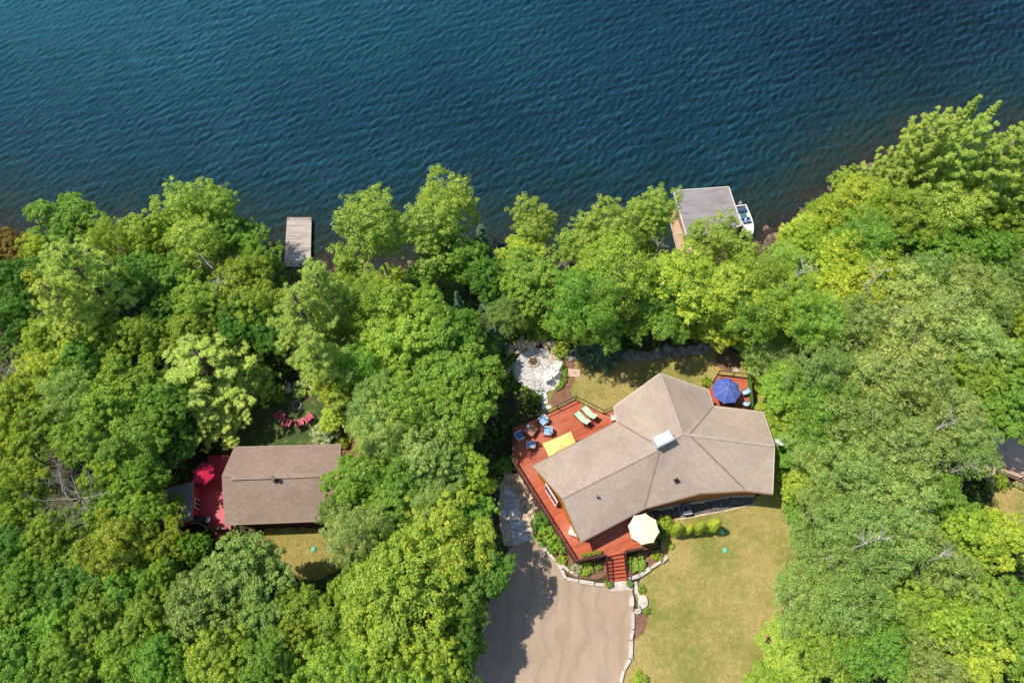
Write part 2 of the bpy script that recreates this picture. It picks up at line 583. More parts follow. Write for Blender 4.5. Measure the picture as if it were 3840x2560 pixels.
# ---- terrain
M = Mat('forest_floor')
p = M.pos()
z = M.n('ShaderNodeSeparateXYZ', {0: p}).outputs[2]
n1 = M.noise(p, 0.7, 6, 0.65)
n2 = M.noise(p, 4.0, 4, 0.6)
fl = M.ramp(n1, [(0.3, (0.035, 0.032, 0.018)), (0.5, (0.06, 0.052, 0.028)), (0.7, (0.05, 0.08, 0.02))])
fl = M.mix(M.mapr(n2, 0.45, 0.7, 0, 0.5), fl, (0.11, 0.075, 0.045))
rk = M.ramp(n2, [(0.3, (0.07, 0.042, 0.028)), (0.55, (0.17, 0.10, 0.065)), (0.75, (0.27, 0.19, 0.14))])
c = M.mix(M.mapr(z, -4.55, -3.9, 1, 0), fl, rk)
ground = link_mesh('ground', np_mesh('ground', *grid(nonuni(-80, 80, 1.0, 2500), nonuni(-30, 80, 1.0, 2500), terrain)[:2], smooth=True),
                   M.pbr(c, 0.95, M.bump(n2, 0.5, 0.1), 0, 0.2))
tag(ground, kind='structure')

# ---- lake
WX, WY = nonuni(-84, 84, 0.135, 2600, 1.8), nonuni(35, 94, 0.135, 2600, 1.8)
wr = np.random.default_rng(11)


def waves(X, Y):
    H = np.zeros_like(X)
    dirx = X * 0.0
    for i in range(90):
        lam = float(np.exp(wr.normal(math.log(0.68), 0.55)))
        lam = min(max(lam, 0.38), 4.0)
        ang = R(-48) + wr.normal(0, R(20))
        k = 2 * math.pi / lam
        sl_ = 0.046 * (1.0 if lam < 1.6 else 0.55)
        H += (sl_ / k) * np.sin(k * (math.cos(ang) * X + math.sin(ang) * Y) + wr.uniform(0, 6.28)) * (1 + 0.25 * np.sin(X * 0.05 + i) * np.cos(Y * 0.06 + 2 * i))
    H = H + 3.0 * np.maximum(H, 0) ** 2 - 1.0 * np.minimum(H, 0) ** 2 * 0
    edge = np.clip((84 - np.abs(X)) / 8, 0, 1) * np.clip((94 - Y) / 6, 0, 1)
    d = shore_d(X, Y)
    calm = np.clip(0.35 + (-d) / 12.0, 0.35, 1)
    return LAKE_Z + H * edge * calm


Vw, Fw, XX, YY = grid(WX, WY, waves)
off = -shore_d(XX, YY)
M = Mat('lake_water')
p = M.pos()
o_ = M.n('ShaderNodeAttribute', attribute_name='offshore').outputs['Fac']
nb = M.noise(p, 0.55, 6, 0.62)
nb2 = M.noise(p, 2.2, 4, 0.6)
oo = M.math('ADD', o_, M.mapr(nb, 0.3, 0.7, -2.5, 3.0))
oo = M.math('ADD', oo, M.mapr(nb2, 0.3, 0.7, -0.9, 0.9))
deep = M.ramp(M.mapr(oo, 0, 44), [(0.0, (0.060, 0.036, 0.020)), (0.03, (0.032, 0.024, 0.013)), (0.10, (0.024, 0.033, 0.017)), (0.22, (0.006, 0.022, 0.022)),
                                 (0.42, (0.0005, 0.008, 0.017)), (1.0, (0.0003, 0.0065, 0.022))])
painted_glow = M.mapr(M.math('ADD', M.n('ShaderNodeSeparateXYZ', {0: p}).outputs[0], M.mapr(M.noise(p, 0.03, 3), 0.3, 0.7, -12, 12)), -85, 60, 1, 0)  # sky and sun reflection painted into the water colour, brighter to the left
painted_glow = M.math('MULTIPLY', M.math('POWER', painted_glow, 1.4), M.mapr(o_, 2, 36, 0, 1), True)
deep = M.mix(painted_glow, deep, (0.004, 0.082, 0.130))
ang = R(-52)
q = M.vmap(p, (1.0, 1.0, 1.0), (0, 0, R(44)))
q2 = M.vmap(q, (1.0, 0.45, 1.0))
rip = M.noise(q2, 3.2, 4, 0.6, 0.8)
rip2 = M.noise(M.vmap(q, (1, 0.6, 1)), 7.0, 3, 0.55, 0.4)
cr_ = M.n('ShaderNodeAttribute', attribute_name='crest').outputs['Fac']


def ridge(scale, stretch, dist, pw):
    nn = M.noise(M.vmap(q, (1, stretch, 1)), scale, 3, 0.55, dist)
    rr = M.math('SUBTRACT', 1.0, M.math('ABSOLUTE', M.math('MULTIPLY', M.math('SUBTRACT', nn, 0.5), 5.0)), True)
    return M.math('POWER', rr, pw)


g1, g2 = ridge(1.9, 0.34, 0.7, 1.8), ridge(4.2, 0.42, 0.6, 1.6)
up_ = M.mapr(cr_, -0.06, 0.10, 0.15, 1.0)
crn = M.math('ADD', M.math('MULTIPLY', g1, 0.60), M.math('MULTIPLY', g2, 0.36))
crn = M.math('MULTIPLY', crn, up_)
crn = M.math('ADD', crn, M.mapr(cr_, 0.03, 0.17, 0, 0.28))
gust = M.mapr(M.noise(p, 0.045, 4, 0.6), 0.35, 0.65, 0.7, 1.2)
crn = M.math('MULTIPLY', crn, M.math('MULTIPLY', gust, M.mapr(o_, 0, 14, 0.35, 1)))
deep = M.mix(1.0, deep, M.ramp(M.mapr(cr_, -0.15, 0.1), [(0.0, (0.6, 0.66, 0.7)), (1.0, (1.1, 1.1, 1.1))]), 'MULTIPLY')  # wave shading painted in: troughs darker, crests lighter
deep = M.mix(M.math('MULTIPLY', crn, 0.95, True), deep, M.mix(painted_glow, (0.018, 0.108, 0.165), (0.056, 0.235, 0.320)))  # bright crest highlights painted into the base colour
hb = M.math('ADD', M.math('MULTIPLY', rip, 0.14), M.math('MULTIPLY', rip2, 0.045))
hb = M.math('ADD', hb, M.math('ADD', M.math('MULTIPLY', g1, 0.10), M.math('MULTIPLY', g2, 0.05)))
nm = M.bump(hb, 1.0, 1.0)
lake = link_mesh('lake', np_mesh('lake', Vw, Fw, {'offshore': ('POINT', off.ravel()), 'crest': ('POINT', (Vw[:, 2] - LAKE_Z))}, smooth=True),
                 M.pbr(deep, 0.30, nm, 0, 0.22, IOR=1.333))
tag(lake, kind='structure')


# ---- lawns
def lawn_mat(name, green, tan, bias):
    M = Mat(name)
    p = M.pos()
    a = M.noise(p, 0.16, 5, 0.6)
    b = M.noise(p, 1.7, 6, 0.72)
    c = M.noise(M.vmap(p, (1, 0.6, 1)), 7.5, 4, 0.7)
    f = M.math('ADD', M.math('MULTIPLY', a, 0.75), M.math('MULTIPLY', b, 0.35))
    col = M.mix(M.mapr(f, bias - 0.07, bias + 0.09), green, tan)
    col = M.mix(M.mapr(c, 0.48, 0.66, 0, 0.5), col, mul(green, 0.6))
    col = M.mix(M.mapr(b, 0.54, 0.72, 0, 0.6), col, (0.52, 0.38, 0.15))
    col = M.mix(M.mapr(M.noise(p, 15, 2), 0.52, 0.75, 0, 0.45), col, mul(tan, 1.35))
    return M.pbr(col, 0.95, M.bump(c, 0.7, 0.06), 0, 0.15)


M_LAWN = lawn_mat('dry_lawn', (0.205, 0.215, 0.045), (0.40, 0.31, 0.112), 0.53)
M_LAWN2 = lawn_mat('brown_lawn', (0.20, 0.205, 0.042), (0.34, 0.265, 0.085), 0.55)
M_SHADE = lawn_mat('shade_toned_lawn', (0.055, 0.10, 0.028), (0.10, 0.12, 0.035), 0.56)  # tree shade over the cottage yard, painted into the grass colour


def sheet(name, pts, m, zz, seed=1, amp=0.12, smooth=2, kind='structure'):
    o = MB().face(ragged(chaikin(poly(pts), smooth), amp, 0.45, seed)).build(name, m)
    o.location.z = zz
    return tag(o, kind=kind)


LAWN_FRONT = [(2380, 2190), (2490, 2095), (2470, 1960), (2530, 1930), (2820, 1870), (2890, 1840), (2900, 1560), (2960, 1600), (2985, 1800), (2985, 1950), (3010, 2060), (3040, 2150), (3030, 2260), (2980, 2360),
              (2940, 2460), (2890, 2700), (2860, 3200), (2345, 3200), (2335, 2700), (2336, 2530), (2376, 2440), (2390, 2300)]
LAWN_BACK = [(2090, 1335), (2300, 1325), (2500, 1308), (2700, 1296), (2800, 1345), (2880, 1400), (2870, 1560), (2680, 1600), (2300, 1600), (2150, 1560), (2060, 1590), (2020, 1580), (2030, 1520), (2060, 1470)]
LAWN_COTTAGE = [(930, 1980), (1300, 1975), (1330, 2110), (1220, 2170), (1080, 2170), (940, 2080)]
YARD_COTTAGE = [(840, 1500), (1000, 1440), (1180, 1420), (1250, 1540), (1300, 1720), (850, 1720)]
LAWN_NEXT = [(3725, 1830), (3900, 1830), (3920, 2060), (3760, 2010), (3715, 1930)]
sheet('lawn', LAWN_FRONT, M_LAWN, 0.004, 1, 0.15)
sheet('lawn', LAWN_BACK, M_LAWN, 0.004, 2, 0.15)
sheet('lawn', LAWN_COTTAGE, M_LAWN2, 0.004, 3, 0.15)
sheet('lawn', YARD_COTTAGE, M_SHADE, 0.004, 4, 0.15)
sheet('lawn', LAWN_NEXT, M_LAWN, 0.004, 5, 0.15)
DARK_LAWN = [(1870, 1490), (1950, 1470), (2040, 1500), (2062, 1560), (1960, 1640), (1880, 1610)]

# bare soil beds
soils = [[(2100, 1345), (2150, 1345), (2160, 1420), (2130, 1470), (2170, 1490), (2080, 1530), (2055, 1500), (2100, 1450)],
         [(2000, 1990), (2120, 2040), (2160, 2110), (2275, 2085), (2278, 2180), (2130, 2160), (2100, 2115), (2020, 2035)],
         [(2342, 2080), (2470, 2050), (2500, 2085), (2430, 2135), (2350, 2175)],
         [(2380, 2280), (2440, 2300), (2420, 2370), (2372, 2400)],
         [(1270, 1600), (1330, 1620), (1400, 1720), (1380, 1770), (1320, 1730), (1270, 1680)],
         [(1130, 1430), (1190, 1440), (1160, 1510), (1140, 1490)],
         [(2680, 1300), (2740, 1300), (2790, 1370), (2740, 1400), (2690, 1380)]]
for i, s in enumerate(soils): sheet('soil_bed', s, M_SOIL, 0.012, 20 + i, 0.08)

# ---- driveway
DRIVE = [(1915, 2052), (1960, 2034), (2006, 2016), (2035, 2060), (2080, 2105), (2112, 2140), (2126, 2168), (2200, 2184), (2280, 2196), (2365, 2188), (2376, 2235), (2374, 2320), (2377, 2430), (2372, 2480), (2345, 2520),
         (2328, 2600), (2320, 2700), (2330, 3200), (1640, 3200), (1700, 2700), (1765, 2560), (1785, 2470), (1820, 2350), (1838, 2240), (1850, 2160), (1885, 2090)]
M = Mat('driveway_gravel')
p = M.pos()
a, b = M.noise(p, 0.22, 5, 0.6), M.noise(p, 2.6, 6, 0.7)
st = M.noise(M.vmap(p, (0.9, 0.12, 1), (0, 0, R(12))), 1.2, 5, 0.6)
col = M.ramp(a, [(0.3, (0.36, 0.262, 0.175)), (0.7, (0.455, 0.335, 0.235))])
col = M.mix(M.mapr(st, 0.45, 0.7, 0, 0.35), col, (0.50, 0.41, 0.335))
col = M.mix(M.mapr(b, 0.5, 0.75, 0, 0.3), col, (0.31, 0.225, 0.165))
tw = M.n('ShaderNodeSeparateXYZ', {0: M.vmap(p, (1, 1, 1), (0, 0, R(6)))}).outputs[0]
tw = M.math('ADD', tw, M.mapr(M.noise(M.vmap(p, (0.3, 0.3, 1)), 1.0, 2), 0.3, 0.7, -0.9, 0.9))
tr_ = M.math('ABSOLUTE', M.math('SINE', M.math('MULTIPLY', tw, 1.95)))
col = M.mix(M.math('MULTIPLY', M.mapr(tr_, 0.75, 1.0, 0, 0.85), M.noise(p, 0.9, 4)), col, (0.29, 0.215, 0.16))
col = M.mix(M.mapr(M.noise(p, 0.8, 6, 0.7), 0.6, 0.78, 0, 0.5), col, (0.30, 0.235, 0.18))
col = M.mix(M.mapr(M.noise(p, 13, 3, 0.7), 0.48, 0.72, 0, 0.5), col, (0.25, 0.195, 0.15))
drv = MB().face(ragged(poly(DRIVE), 0.04, 0.6, 9)).build('driveway', M.pbr(col, 0.9, M.bump(b, 0.3, 0.03)))
drv.location.z = 0.016
tag(drv, kind='structure')
apron = MB().face(poly([(2280, 2180), (2350, 2174), (2372, 2190), (2374, 2210), (2290, 2215), (2278, 2196)])).build('pavement', M_STONE)
apron.location.z = 0.020
tag(apron, kind='structure')

# ---- gravel strip along the house
GRAVEL = [(2400, 1900), (2431, 1905), (2700, 1850), (2831, 1840), (2838, 1862), (2822, 1889), (2700, 1914), (2530, 1944), (2466, 1962), (2436, 1930)]
M = Mat('grey_river_stone')
p = M.pos()
v = M.n('ShaderNodeTexVoronoi', {'Vector': p, 'Scale': 6.0})
col = M.mix(0.35, M.ramp(v.outputs['Color'], [(0.1, (0.05, 0.05, 0.055)), (0.55, (0.16, 0.155, 0.155)), (0.95, (0.34, 0.32, 0.30))]), (0.07, 0.07, 0.075))
g = MB().face(poly(GRAVEL)).build('gravel', M.pbr(col, 0.85, M.bump(v.outputs['Distance'], 1.0, 0.1)))
g.location.z = 0.012
tag(g, kind='structure')
# sandy ground below the flagstones
PATHAREA = [(1878, 1775), (1945, 1775), (1985, 1850), (2008, 1890), (2005, 1960), (2010, 2016), (1915, 2055), (1885, 2040), (1870, 1900)]
sheet('sandy_ground', PATHAREA, M_STONETAN, 0.008, 30, 0.1, 1)

# ---- patio
PAT = [(310, 690), (340, 800), (390, 900), (460, 955), (540, 995), (640, 1040), (740, 1075), (900, 1088), (1080, 1078), (1150, 1030), (1205, 950), (1240, 800), (1238, 650), (1210, 540), (1170, 450), (1090, 380), (1000, 320), (880, 285), (760, 275),
       (640, 290), (520, 340), (440, 420), (380, 500), (340, 590)]
PATIO = [(1860 + x / 5.06, 1250 + y / 5.06) for x, y in PAT]
M = Mat('patio_flagstone')
p = M.pos()
pd = M.n('ShaderNodeVectorMath', {0: p, 1: M.n('ShaderNodeVectorMath', {0: M.n('ShaderNodeTexNoise', {'Vector': p, 'Scale': 1.0}).outputs[1], 'Scale': 0.5}, operation='SCALE').outputs[0]}, operation='ADD').outputs[0]
v = M.n('ShaderNodeTexVoronoi', {'Vector': pd, 'Scale': 1.25})
ve = M.n('ShaderNodeTexVoronoi', {'Vector': pd, 'Scale': 1.25}, feature='DISTANCE_TO_EDGE').outputs[0]
col = M.ramp(v.outputs['Color'], [(0.1, (0.50, 0.49, 0.51)), (0.5, (0.60, 0.58, 0.57)), (0.9, (0.68, 0.64, 0.61))])
col = M.mix(M.mapr(M.noise(p, 1.8, 5, 0.65), 0.4, 0.7, 0, 0.5), col, (0.38, 0.37, 0.38))
col = M.mix(M.mapr(ve, 0.012, 0.035, 1, 0), col, (0.20, 0.17, 0.14))
pt = MB().prism([tuple(P(x, y, 0.1))[:2] for x, y in PATIO], 0.0, 0.1).build('patio', M.pbr(col, 0.8, M.bump(ve, 0.2, 0.05)))
tag(pt, kind='structure')

# ---- flagstone paths: irregular slabs
def slabs(name, lists, ox, oy, k, m, seed=3):
    rnd = random.Random(seed)
    b = MB()
    for L in lists:
        pg = [P(ox + x / k, oy + y / k, 0.07) for x, y in L]
        b.prism([(q.x + rnd.uniform(-.03, .03), q.y + rnd.uniform(-.03, .03)) for q in pg], 0.0, 0.07 + rnd.uniform(0, 0.03))
    return tag(b.build(name, m), kind='structure')


slabs('path', [[(165, 850), (243, 840), (308, 1012), (225, 1048)], [(250, 840), (372, 830), (400, 880), (268, 908)], [(272, 915), (402, 888), (478, 962), (316, 1005)], [(170, 745), (362, 740), (358, 825), (180, 840)],
               [(135, 590), (288, 588), (235, 678), (150, 690)], [(246, 660), (285, 600), (320, 650), (300, 715), (242, 690)], [(105, 525), (300, 510), (303, 575), (100, 583)], [(150, 445), (300, 473), (295, 505), (110, 515)],
               [(190, 382), (246, 395), (236, 450), (162, 430)], [(256, 392), (330, 410), (290, 468), (246, 442)], [(100, 350), (180, 345), (190, 370), (150, 430), (95, 420)], [(60, 600), (120, 595), (135, 690), (70, 700)],
               [(240, 690), (170, 700), (150, 730), (290, 735)]], 1860, 1730, 3.336, M_SLAB)
slabs('path', [[(215, 300), (250, 180), (385, 310), (330, 375)], [(160, 340), (215, 310), (330, 385), (300, 400), (205, 372)]], 1860, 1730, 3.336, M_SLABTAN, 4)
slabs('path', [[(735, 1095), (885, 1115), (830, 1172)], [(905, 1100), (1000, 1090), (970, 1120), (850, 1178)], [(842, 1185), (960, 1128), (968, 1238), (850, 1240)], [(842, 1255), (985, 1248), (985, 1328), (880, 1345)],
               [(862, 1366), (945, 1362), (920, 1445), (880, 1450)], [(955, 1362), (1045, 1358), (1055, 1410), (932, 1445)]], 1860, 1250, 5.06, M_SLAB, 5)
slabs('path', [[(780, -20), (900, 0), (880, 90), (800, 70)], [(830, 120), (930, 110), (940, 190), (870, 200)], [(940, 240), (1060, 240), (1120, 310), (1060, 390), (960, 340)]], 2600, 1340, 6.53, M_SLABTAN, 6)


def wall_of_rocks(name, label, cat, pts, m, seed, r=(0.25, 0.5), width=0.5, per=1.6, zz=0.2, sz=0.6, rows=2):
    rnd = random.Random(seed)
    W_ = [P(x, y, 0) for x, y in pts]
    b = MB()
    for a, c in zip(W_[:-1], W_[1:]):
        L = (c - a).length
        d = (c - a).normalized()
        nrm = Vector((-d.y, d.x, 0))
        m_ = max(1, int(L * per))
        for i in range(m_):
            for k in range(rows):
                q = a + d * (L * (i + rnd.random()) / m_) + nrm * (rnd.uniform(-width, width))
                b.rock((q.x, q.y, max(gz(q.x, q.y), -5) + zz * rnd.uniform(0.3, 1.0)), rnd.uniform(*r), rnd, sz)
    return tag(b.build(name, m), label, cat)


wall_of_rocks('rock_wall', 'low grey fieldstone wall along the far edge of the back lawn', 'wall', [(2118, 1338), (2200, 1340), (2320, 1345), (2450, 1332), (2560, 1318), (2700, 1305)], M_STONEGREY, 5, (0.22, 0.5), 0.45, 2.4)
wall_of_rocks('rock_border', 'pale tan rubble border curving round the lake side of the patio', 'border',
              [(1898, 1325), (1920, 1310), (1945, 1290), (1980, 1278), (2010, 1275), (2045, 1284), (2070, 1300), (2082, 1325), (2098, 1345)], M_STONETAN, 6, (0.16, 0.42), 0.75, 5.5)
wall_of_rocks('rock_border', 'grey rubble heap on the shaded left side of the patio', 'border', [(1915, 1350), (1900, 1370), (1898, 1385), (1915, 1398)], M_STONEGREY, 7, (0.18, 0.4), 0.6, 4)
wall_of_rocks('rubble_edge', 'loose tan rubble between the flagstone path and the red deck', 'rubble', [(1890, 1785), (1925, 1785), (1965, 1850), (1985, 1900), (2000, 1950)], M_STONETAN, 8, (0.12, 0.34), 0.55, 4.5)
wall_of_rocks('rubble_edge', 'small boulders at the edge of the shaded cottage yard', 'rubble', [(1065, 1462), (1100, 1452), (1150, 1445), (1175, 1455)], M_STONETAN, 9, (0.2, 0.45), 0.5, 2.0)
M_SHORE = plain('brown_shore_rock', (0.19, 0.135, 0.10), 0.9, 0.45, 1.6, space='pos')
sr = random.Random(15)
b = MB()
for i in range(900):
    x = sr.uniform(-72, 78)
    y = float(np.interp(x, SX, SY)) + sr.gauss(0.6, 1.5)
    b.rock((x, y, gz(x, y) + 0.02), sr.choice([0.15, 0.2, 0.28, 0.4, 0.6]) * sr.uniform(.7, 1.2), sr, 0.5, 6, 4)
tag(b.build('shore_rubble', M_SHORE), 'brown and grey rubble along the waterline', 'rubble', kind='stuff')


def kerb(name, label, pts, m, wdt=0.22, h=0.2, seed=1, cat='edging'):
    """row of long edging stones, a small joint between each"""
    rnd = random.Random(seed)
    W_ = [P(x, y, h) for x, y in pts]
    b = MB()
    for a, c in zip(W_[:-1], W_[1:]):
        L = (c - a).length
        d = (c - a).normalized()
        k = max(1, round(L / 1.3))
        for i in range(k):
            p0, p1 = a + d * (L * i / k + 0.012), a + d * (L * (i + 1) / k - 0.012)
            ww, hh = wdt * rnd.uniform(0.85, 1.2), h * rnd.uniform(0.9, 1.15)
            n = Vector((-d.y, d.x, 0)) * rnd.uniform(-0.03, 0.03)
            mid = (p0 + p1) / 2 + n
            b.box((mid.x, mid.y, hh / 2), ((p1 - p0).length, ww, hh), math.atan2(d.y, d.x), taper=0.94)
    return tag(b.build(name, m), label, cat)


kerb('stone_edging', 'white stone kerb curving from the path round the flower bed to the red stairs', [(2012, 2018), (2050, 2066), (2085, 2105), (2108, 2135), (2122, 2168), (2170, 2178), (2230, 2188), (2276, 2190)], M_STONE, 0.28, 0.28, 2)
kerb('stone_edging', 'pale stone kerb stepping along the right side of the gravel driveway', [(2384, 2178), (2388, 2226), (2398, 2228), (2402, 2285)], M_STONE, 0.3, 0.25, 3)
kerb('stone_edging', 'long white kerb between the driveway and the lower lawn', [(2374, 2290), (2374, 2360), (2366, 2400), (2364, 2470), (2340, 2510), (2328, 2560), (2318, 2640)], M_STONE, 0.3, 0.25, 4)
kerb('stone_edging', 'white kerb ending in the lawn at the right hand flower bed', [(2352, 2172), (2400, 2158), (2440, 2130), (2480, 2105), (2502, 2085)], M_STONE, 0.3, 0.3, 5)
kerb('stone_edging', 'inner row of pale stones inside the bed left of the stairs', [(2105, 2115), (2135, 2140), (2168, 2158)], M_STONE, 0.22, 0.22, 6)
kerb('stone_edging', 'grey kerb under the trees on the left side of the driveway', [(1824, 2255), (1828, 2320), (1812, 2360), (1790, 2440), (1775, 2500), (1758, 2570), (1745, 2640)], M_STONE, 0.3, 0.22, 7)
kerb('stone_edging', 'thin pale border between the dark gravel strip and the lawn', [(2534, 1947), (2620, 1932), (2700, 1918), (2780, 1900), (2825, 1890)], M_STONETAN, 0.14, 0.08, 8)
for nm_, lb, L in [('boulder', 'flat pale boulder slab between the kerb and a round bush on the lawn', [(2400, 2230), (2422, 2230), (2430, 2250), (2428, 2275), (2402, 2282)]),
                   ('boulder', 'small white stone slab at the corner of the long kerb', [(2380, 2282), (2400, 2280), (2406, 2295), (2392, 2302), (2380, 2298)]),
                   ('boulder', 'pale slab lying on the driveway side of the kerb gap', [(2362, 2235), (2376, 2228), (2380, 2275), (2358, 2272)])]:
    pg = chaikin([P(x, y, 0.3) for x, y in L], 1)
    o = MB().prism([(q.x, q.y) for q in pg], 0.0, 0.26).build(nm_, M_STONE)
    tag(o, lb, 'boulder')
# ================================================================== TREES
def nrmz(a): return a / np.maximum(np.linalg.norm(a, axis=-1, keepdims=True), 1e-6)


def leaf_quads(pos, nrm, tan, l, w, g):
    """one rhombic leaf per row"""
    n = nrmz(nrm)
    t = tan - n * (tan * n).sum(1, keepdims=True)
    t = nrmz(t)
    b = np.cross(n, t)
    l = l[:, None]; w = w[:, None]
    V = np.stack([pos - t * l * .5, pos + b * w * .5 - t * l * .08 + n * w * .12, pos + t * l * .5, pos - b * w * .5 - t * l * .08 + n * w * .12], 1).reshape(-1, 3)
    F = np.arange(len(pos) * 4).reshape(-1, 4)
    v = np.clip(g.normal(0.5, 0.2, len(pos)), 0, 1)
    return V, F, v


def sphere_dirs(g, n, zmin=-1.0):
    z = g.uniform(zmin, 1, n)
    a = g.uniform(0, 2 * math.pi, n)
    s = np.sqrt(np.clip(1 - z * z, 0, 1))
    return np.stack([s * np.cos(a), s * np.sin(a), z], 1)


def lobed_crown(seed, R_, S_, zc, nl, nc, nleaf, l, w, squash=0.75, cr=(0.10, 0.17), lobe=(0.26, 0.42), updir=0.25, ragg=0.14, flat=0.6, low=-0.45):
    """broadleaf crown: limbs of unequal reach, each with a lobe of separate leaf clumps"""
    g = np.random.default_rng(seed)
    P_, N_ = [], []
    ga = math.pi * (3 - 5 ** .5)
    a0 = g.uniform(0, 6.28)
    sk = 1 + 0.22 * np.cos(g.uniform(0, 6.28) + np.arange(nl) * 2.1)
    for i in range(nl):
        f = (i + 0.5) / nl
        zz = 1 - (1 - low) * f
        s = math.sqrt(max(0, 1 - zz * zz))
        a = a0 + i * ga + g.normal(0, 0.3)
        rad = g.uniform(0.48, 0.92) * sk[i]
        c = np.array([s * math.cos(a) * R_ * rad, s * math.sin(a) * R_ * rad, zz * S_ * min(rad, 0.85)])
        lr = R_ * g.uniform(*lobe)
        out = nrmz(c[None] * np.array([1, 1, R_ / S_]))[0]
        out = nrmz((out + np.array([0, 0, 0.35]))[None])[0]
        d = sphere_dirs(g, nc * 4, -0.5)
        d = d[(d @ out) > g.uniform(-0.35, 0.1, len(d))][:int(nc * g.uniform(0.7, 1.3))]
        cc = c + d * (lr * (1 + g.normal(0, ragg, len(d))))[:, None] * np.array([1, 1, squash * min(1.4, S_ / R_)])
        cl = R_ * g.uniform(*cr, len(d))
        for k in range(len(d)):
            m = int(nleaf * g.uniform(0.6, 1.35))
            e = sphere_dirs(g, m, -0.5)
            sh = g.uniform(0.25, 1.1, (m, 1)) ** 0.6
            P_.append(cc[k] + e * sh * cl[k] * np.array([1, 1, flat]))
            N_.append(e * 0.6 + d[k] * 0.35 + np.array([-0.32, 0.07, updir + 0.15]) + g.normal(0, 0.36, (m, 3)))
    pos = np.concatenate(P_); nr = np.concatenate(N_)
    m = len(pos) // 6
    e = sphere_dirs(g, m, -0.6)
    pos = np.concatenate([pos, e * (g.uniform(0.15, 0.62, (m, 1)) * np.array([R_, R_, S_]))])
    nr = np.concatenate([nr, g.normal(0, 1, (m, 3))])
    pos[:, 2] += zc
    n = len(pos)
    sc = g.uniform(0.6, 1.35, n)
    return leaf_quads(pos, nr, g.normal(0, 1, (n, 3)), l * sc, w * sc, g)


def trunk_mb(seed, H, zc, R_, r0=0.17, limbs=9, lean=0.3, up=0.75, top=0.92):
    rnd = random.Random(seed)
    b = MB()
    pts, n = [], 7
    lx, ly = rnd.uniform(-lean, lean), rnd.uniform(-lean, lean)
    for i in range(n + 1):
        t = i / n
        pts.append(Vector((lx * t + 0.12 * math.sin(3 * t + seed), ly * t + 0.12 * math.cos(4 * t + seed) - .12, H * top * t - 0.3 * (i == 0))))
    rad = lambda t: r0 * (1 - 0.88 * t) + 0.05 * max(0, 1 - t * 8)
    for i in range(n): b.tube(pts[i], pts[i + 1], rad(i / n), rad((i + 1) / n), 7, False)
    z0 = max(0.12, (zc - R_ * 1.1) / H)
    for k in range(limbs):
        t = z0 + (0.86 - z0) * (k + 0.5) / limbs
        i = min(n - 1, int(t / top * n))
        p = pts[i].lerp(pts[i + 1], t / top * n - i)
        a = k * 2.4 + rnd.uniform(-.4, .4)
        L = R_ * rnd.uniform(0.65, 0.95) * (1.0 - 0.5 * max(0, t - 0.6) / 0.4)
        q = p
        r = rad(t) * 0.55
        dirv = Vector((math.cos(a), math.sin(a), up * rnd.uniform(0.6, 1.2))).normalized()
        for s in range(3):
            q2 = q + dirv * L / 3 + Vector((rnd.uniform(-.12, .12), rnd.uniform(-.12, .12), rnd.uniform(-.05, .18))) * L / 3
            b.tube(q, q2, r, r * 0.6, 5, False)
            if s > 0:
                sd = (dirv + Vector((rnd.uniform(-.9, .9), rnd.uniform(-.9, .9), rnd.uniform(0, .5)))).normalized()
                b.tube(q, q + sd * L * 0.35, r * 0.6, r * 0.2, 4, False)
            q, r = q2, r * 0.6
    return b


def pine_crown(seed, H, R_, whorls=11, z0=0.28, up=0.35, tuft=0.42, nq=26, full=0.7, blow=(0, 0), plume=0.32, nbr=(5, 8), step=0.34):
    """white pine: whorls of upswept limbs carrying soft needle tufts"""
    g = np.random.default_rng(seed)
    P_, N_, T_ = [], [], []
    br = []
    for i in range(whorls):
        t = (i + 0.5) / whorls
        z = H * (z0 + (0.97 - z0) * t)
        L = R_ * (1 - t) ** 0.62 * (0.6 + 0.4 * min(1, (t + .12) / 0.25)) * g.uniform(0.8, 1.12) + 0.25
        nb = int(g.integers(*nbr))
        a0 = g.uniform(0, 6.28)
        for k in range(nb):
            a = a0 + 2 * math.pi * k / nb + g.normal(0, 0.2)
            Lk = L * g.uniform(0.62, 1.15)
            dr = np.array([math.cos(a), math.sin(a), 0.0])
            m = max(3, int(Lk / step))
            br.append((z, dr, Lk))
            for j in range(m):
                f = (0.3 if step > .3 else 0.12) + (0.7 if step > .3 else 0.88) * (j + g.random()) / m
                cen = dr * Lk * f + np.array([blow[0] * f * Lk, blow[1] * f * Lk, z + Lk * (up * f * f - 0.06 * f)])
                side = np.array([-dr[1], dr[0], 0])
                wdt = plume * Lk * (1 - abs(f - 0.55) * 1.2)
                for s in range(3 if Lk > 1.2 else 2):
                    c = cen + side * g.uniform(-wdt, wdt) + np.array([0, 0, g.normal(0, 0.10)])
                    q = int(nq * full * g.uniform(0.7, 1.3))
                    e = sphere_dirs(g, q, -0.35)
                    ax = nrmz((dr * 0.8 + np.array([0, 0, 0.75]))[None] + e * 0.9)
                    P_.append(c + ax * tuft * g.uniform(0.3, 0.8, (q, 1)))
                    T_.append(ax)
                    N_.append(np.array([0, 0, 1.0]) + g.normal(0, 0.7, (q, 3)))
    pos, nr, tn = np.concatenate(P_), np.concatenate(N_), np.concatenate(T_)
    n = len(pos)
    s = g.uniform(0.7, 1.25, n)
    return leaf_quads(pos, nr, tn, tuft * 0.95 * s, 0.062 * s * tuft / 0.42, g), br


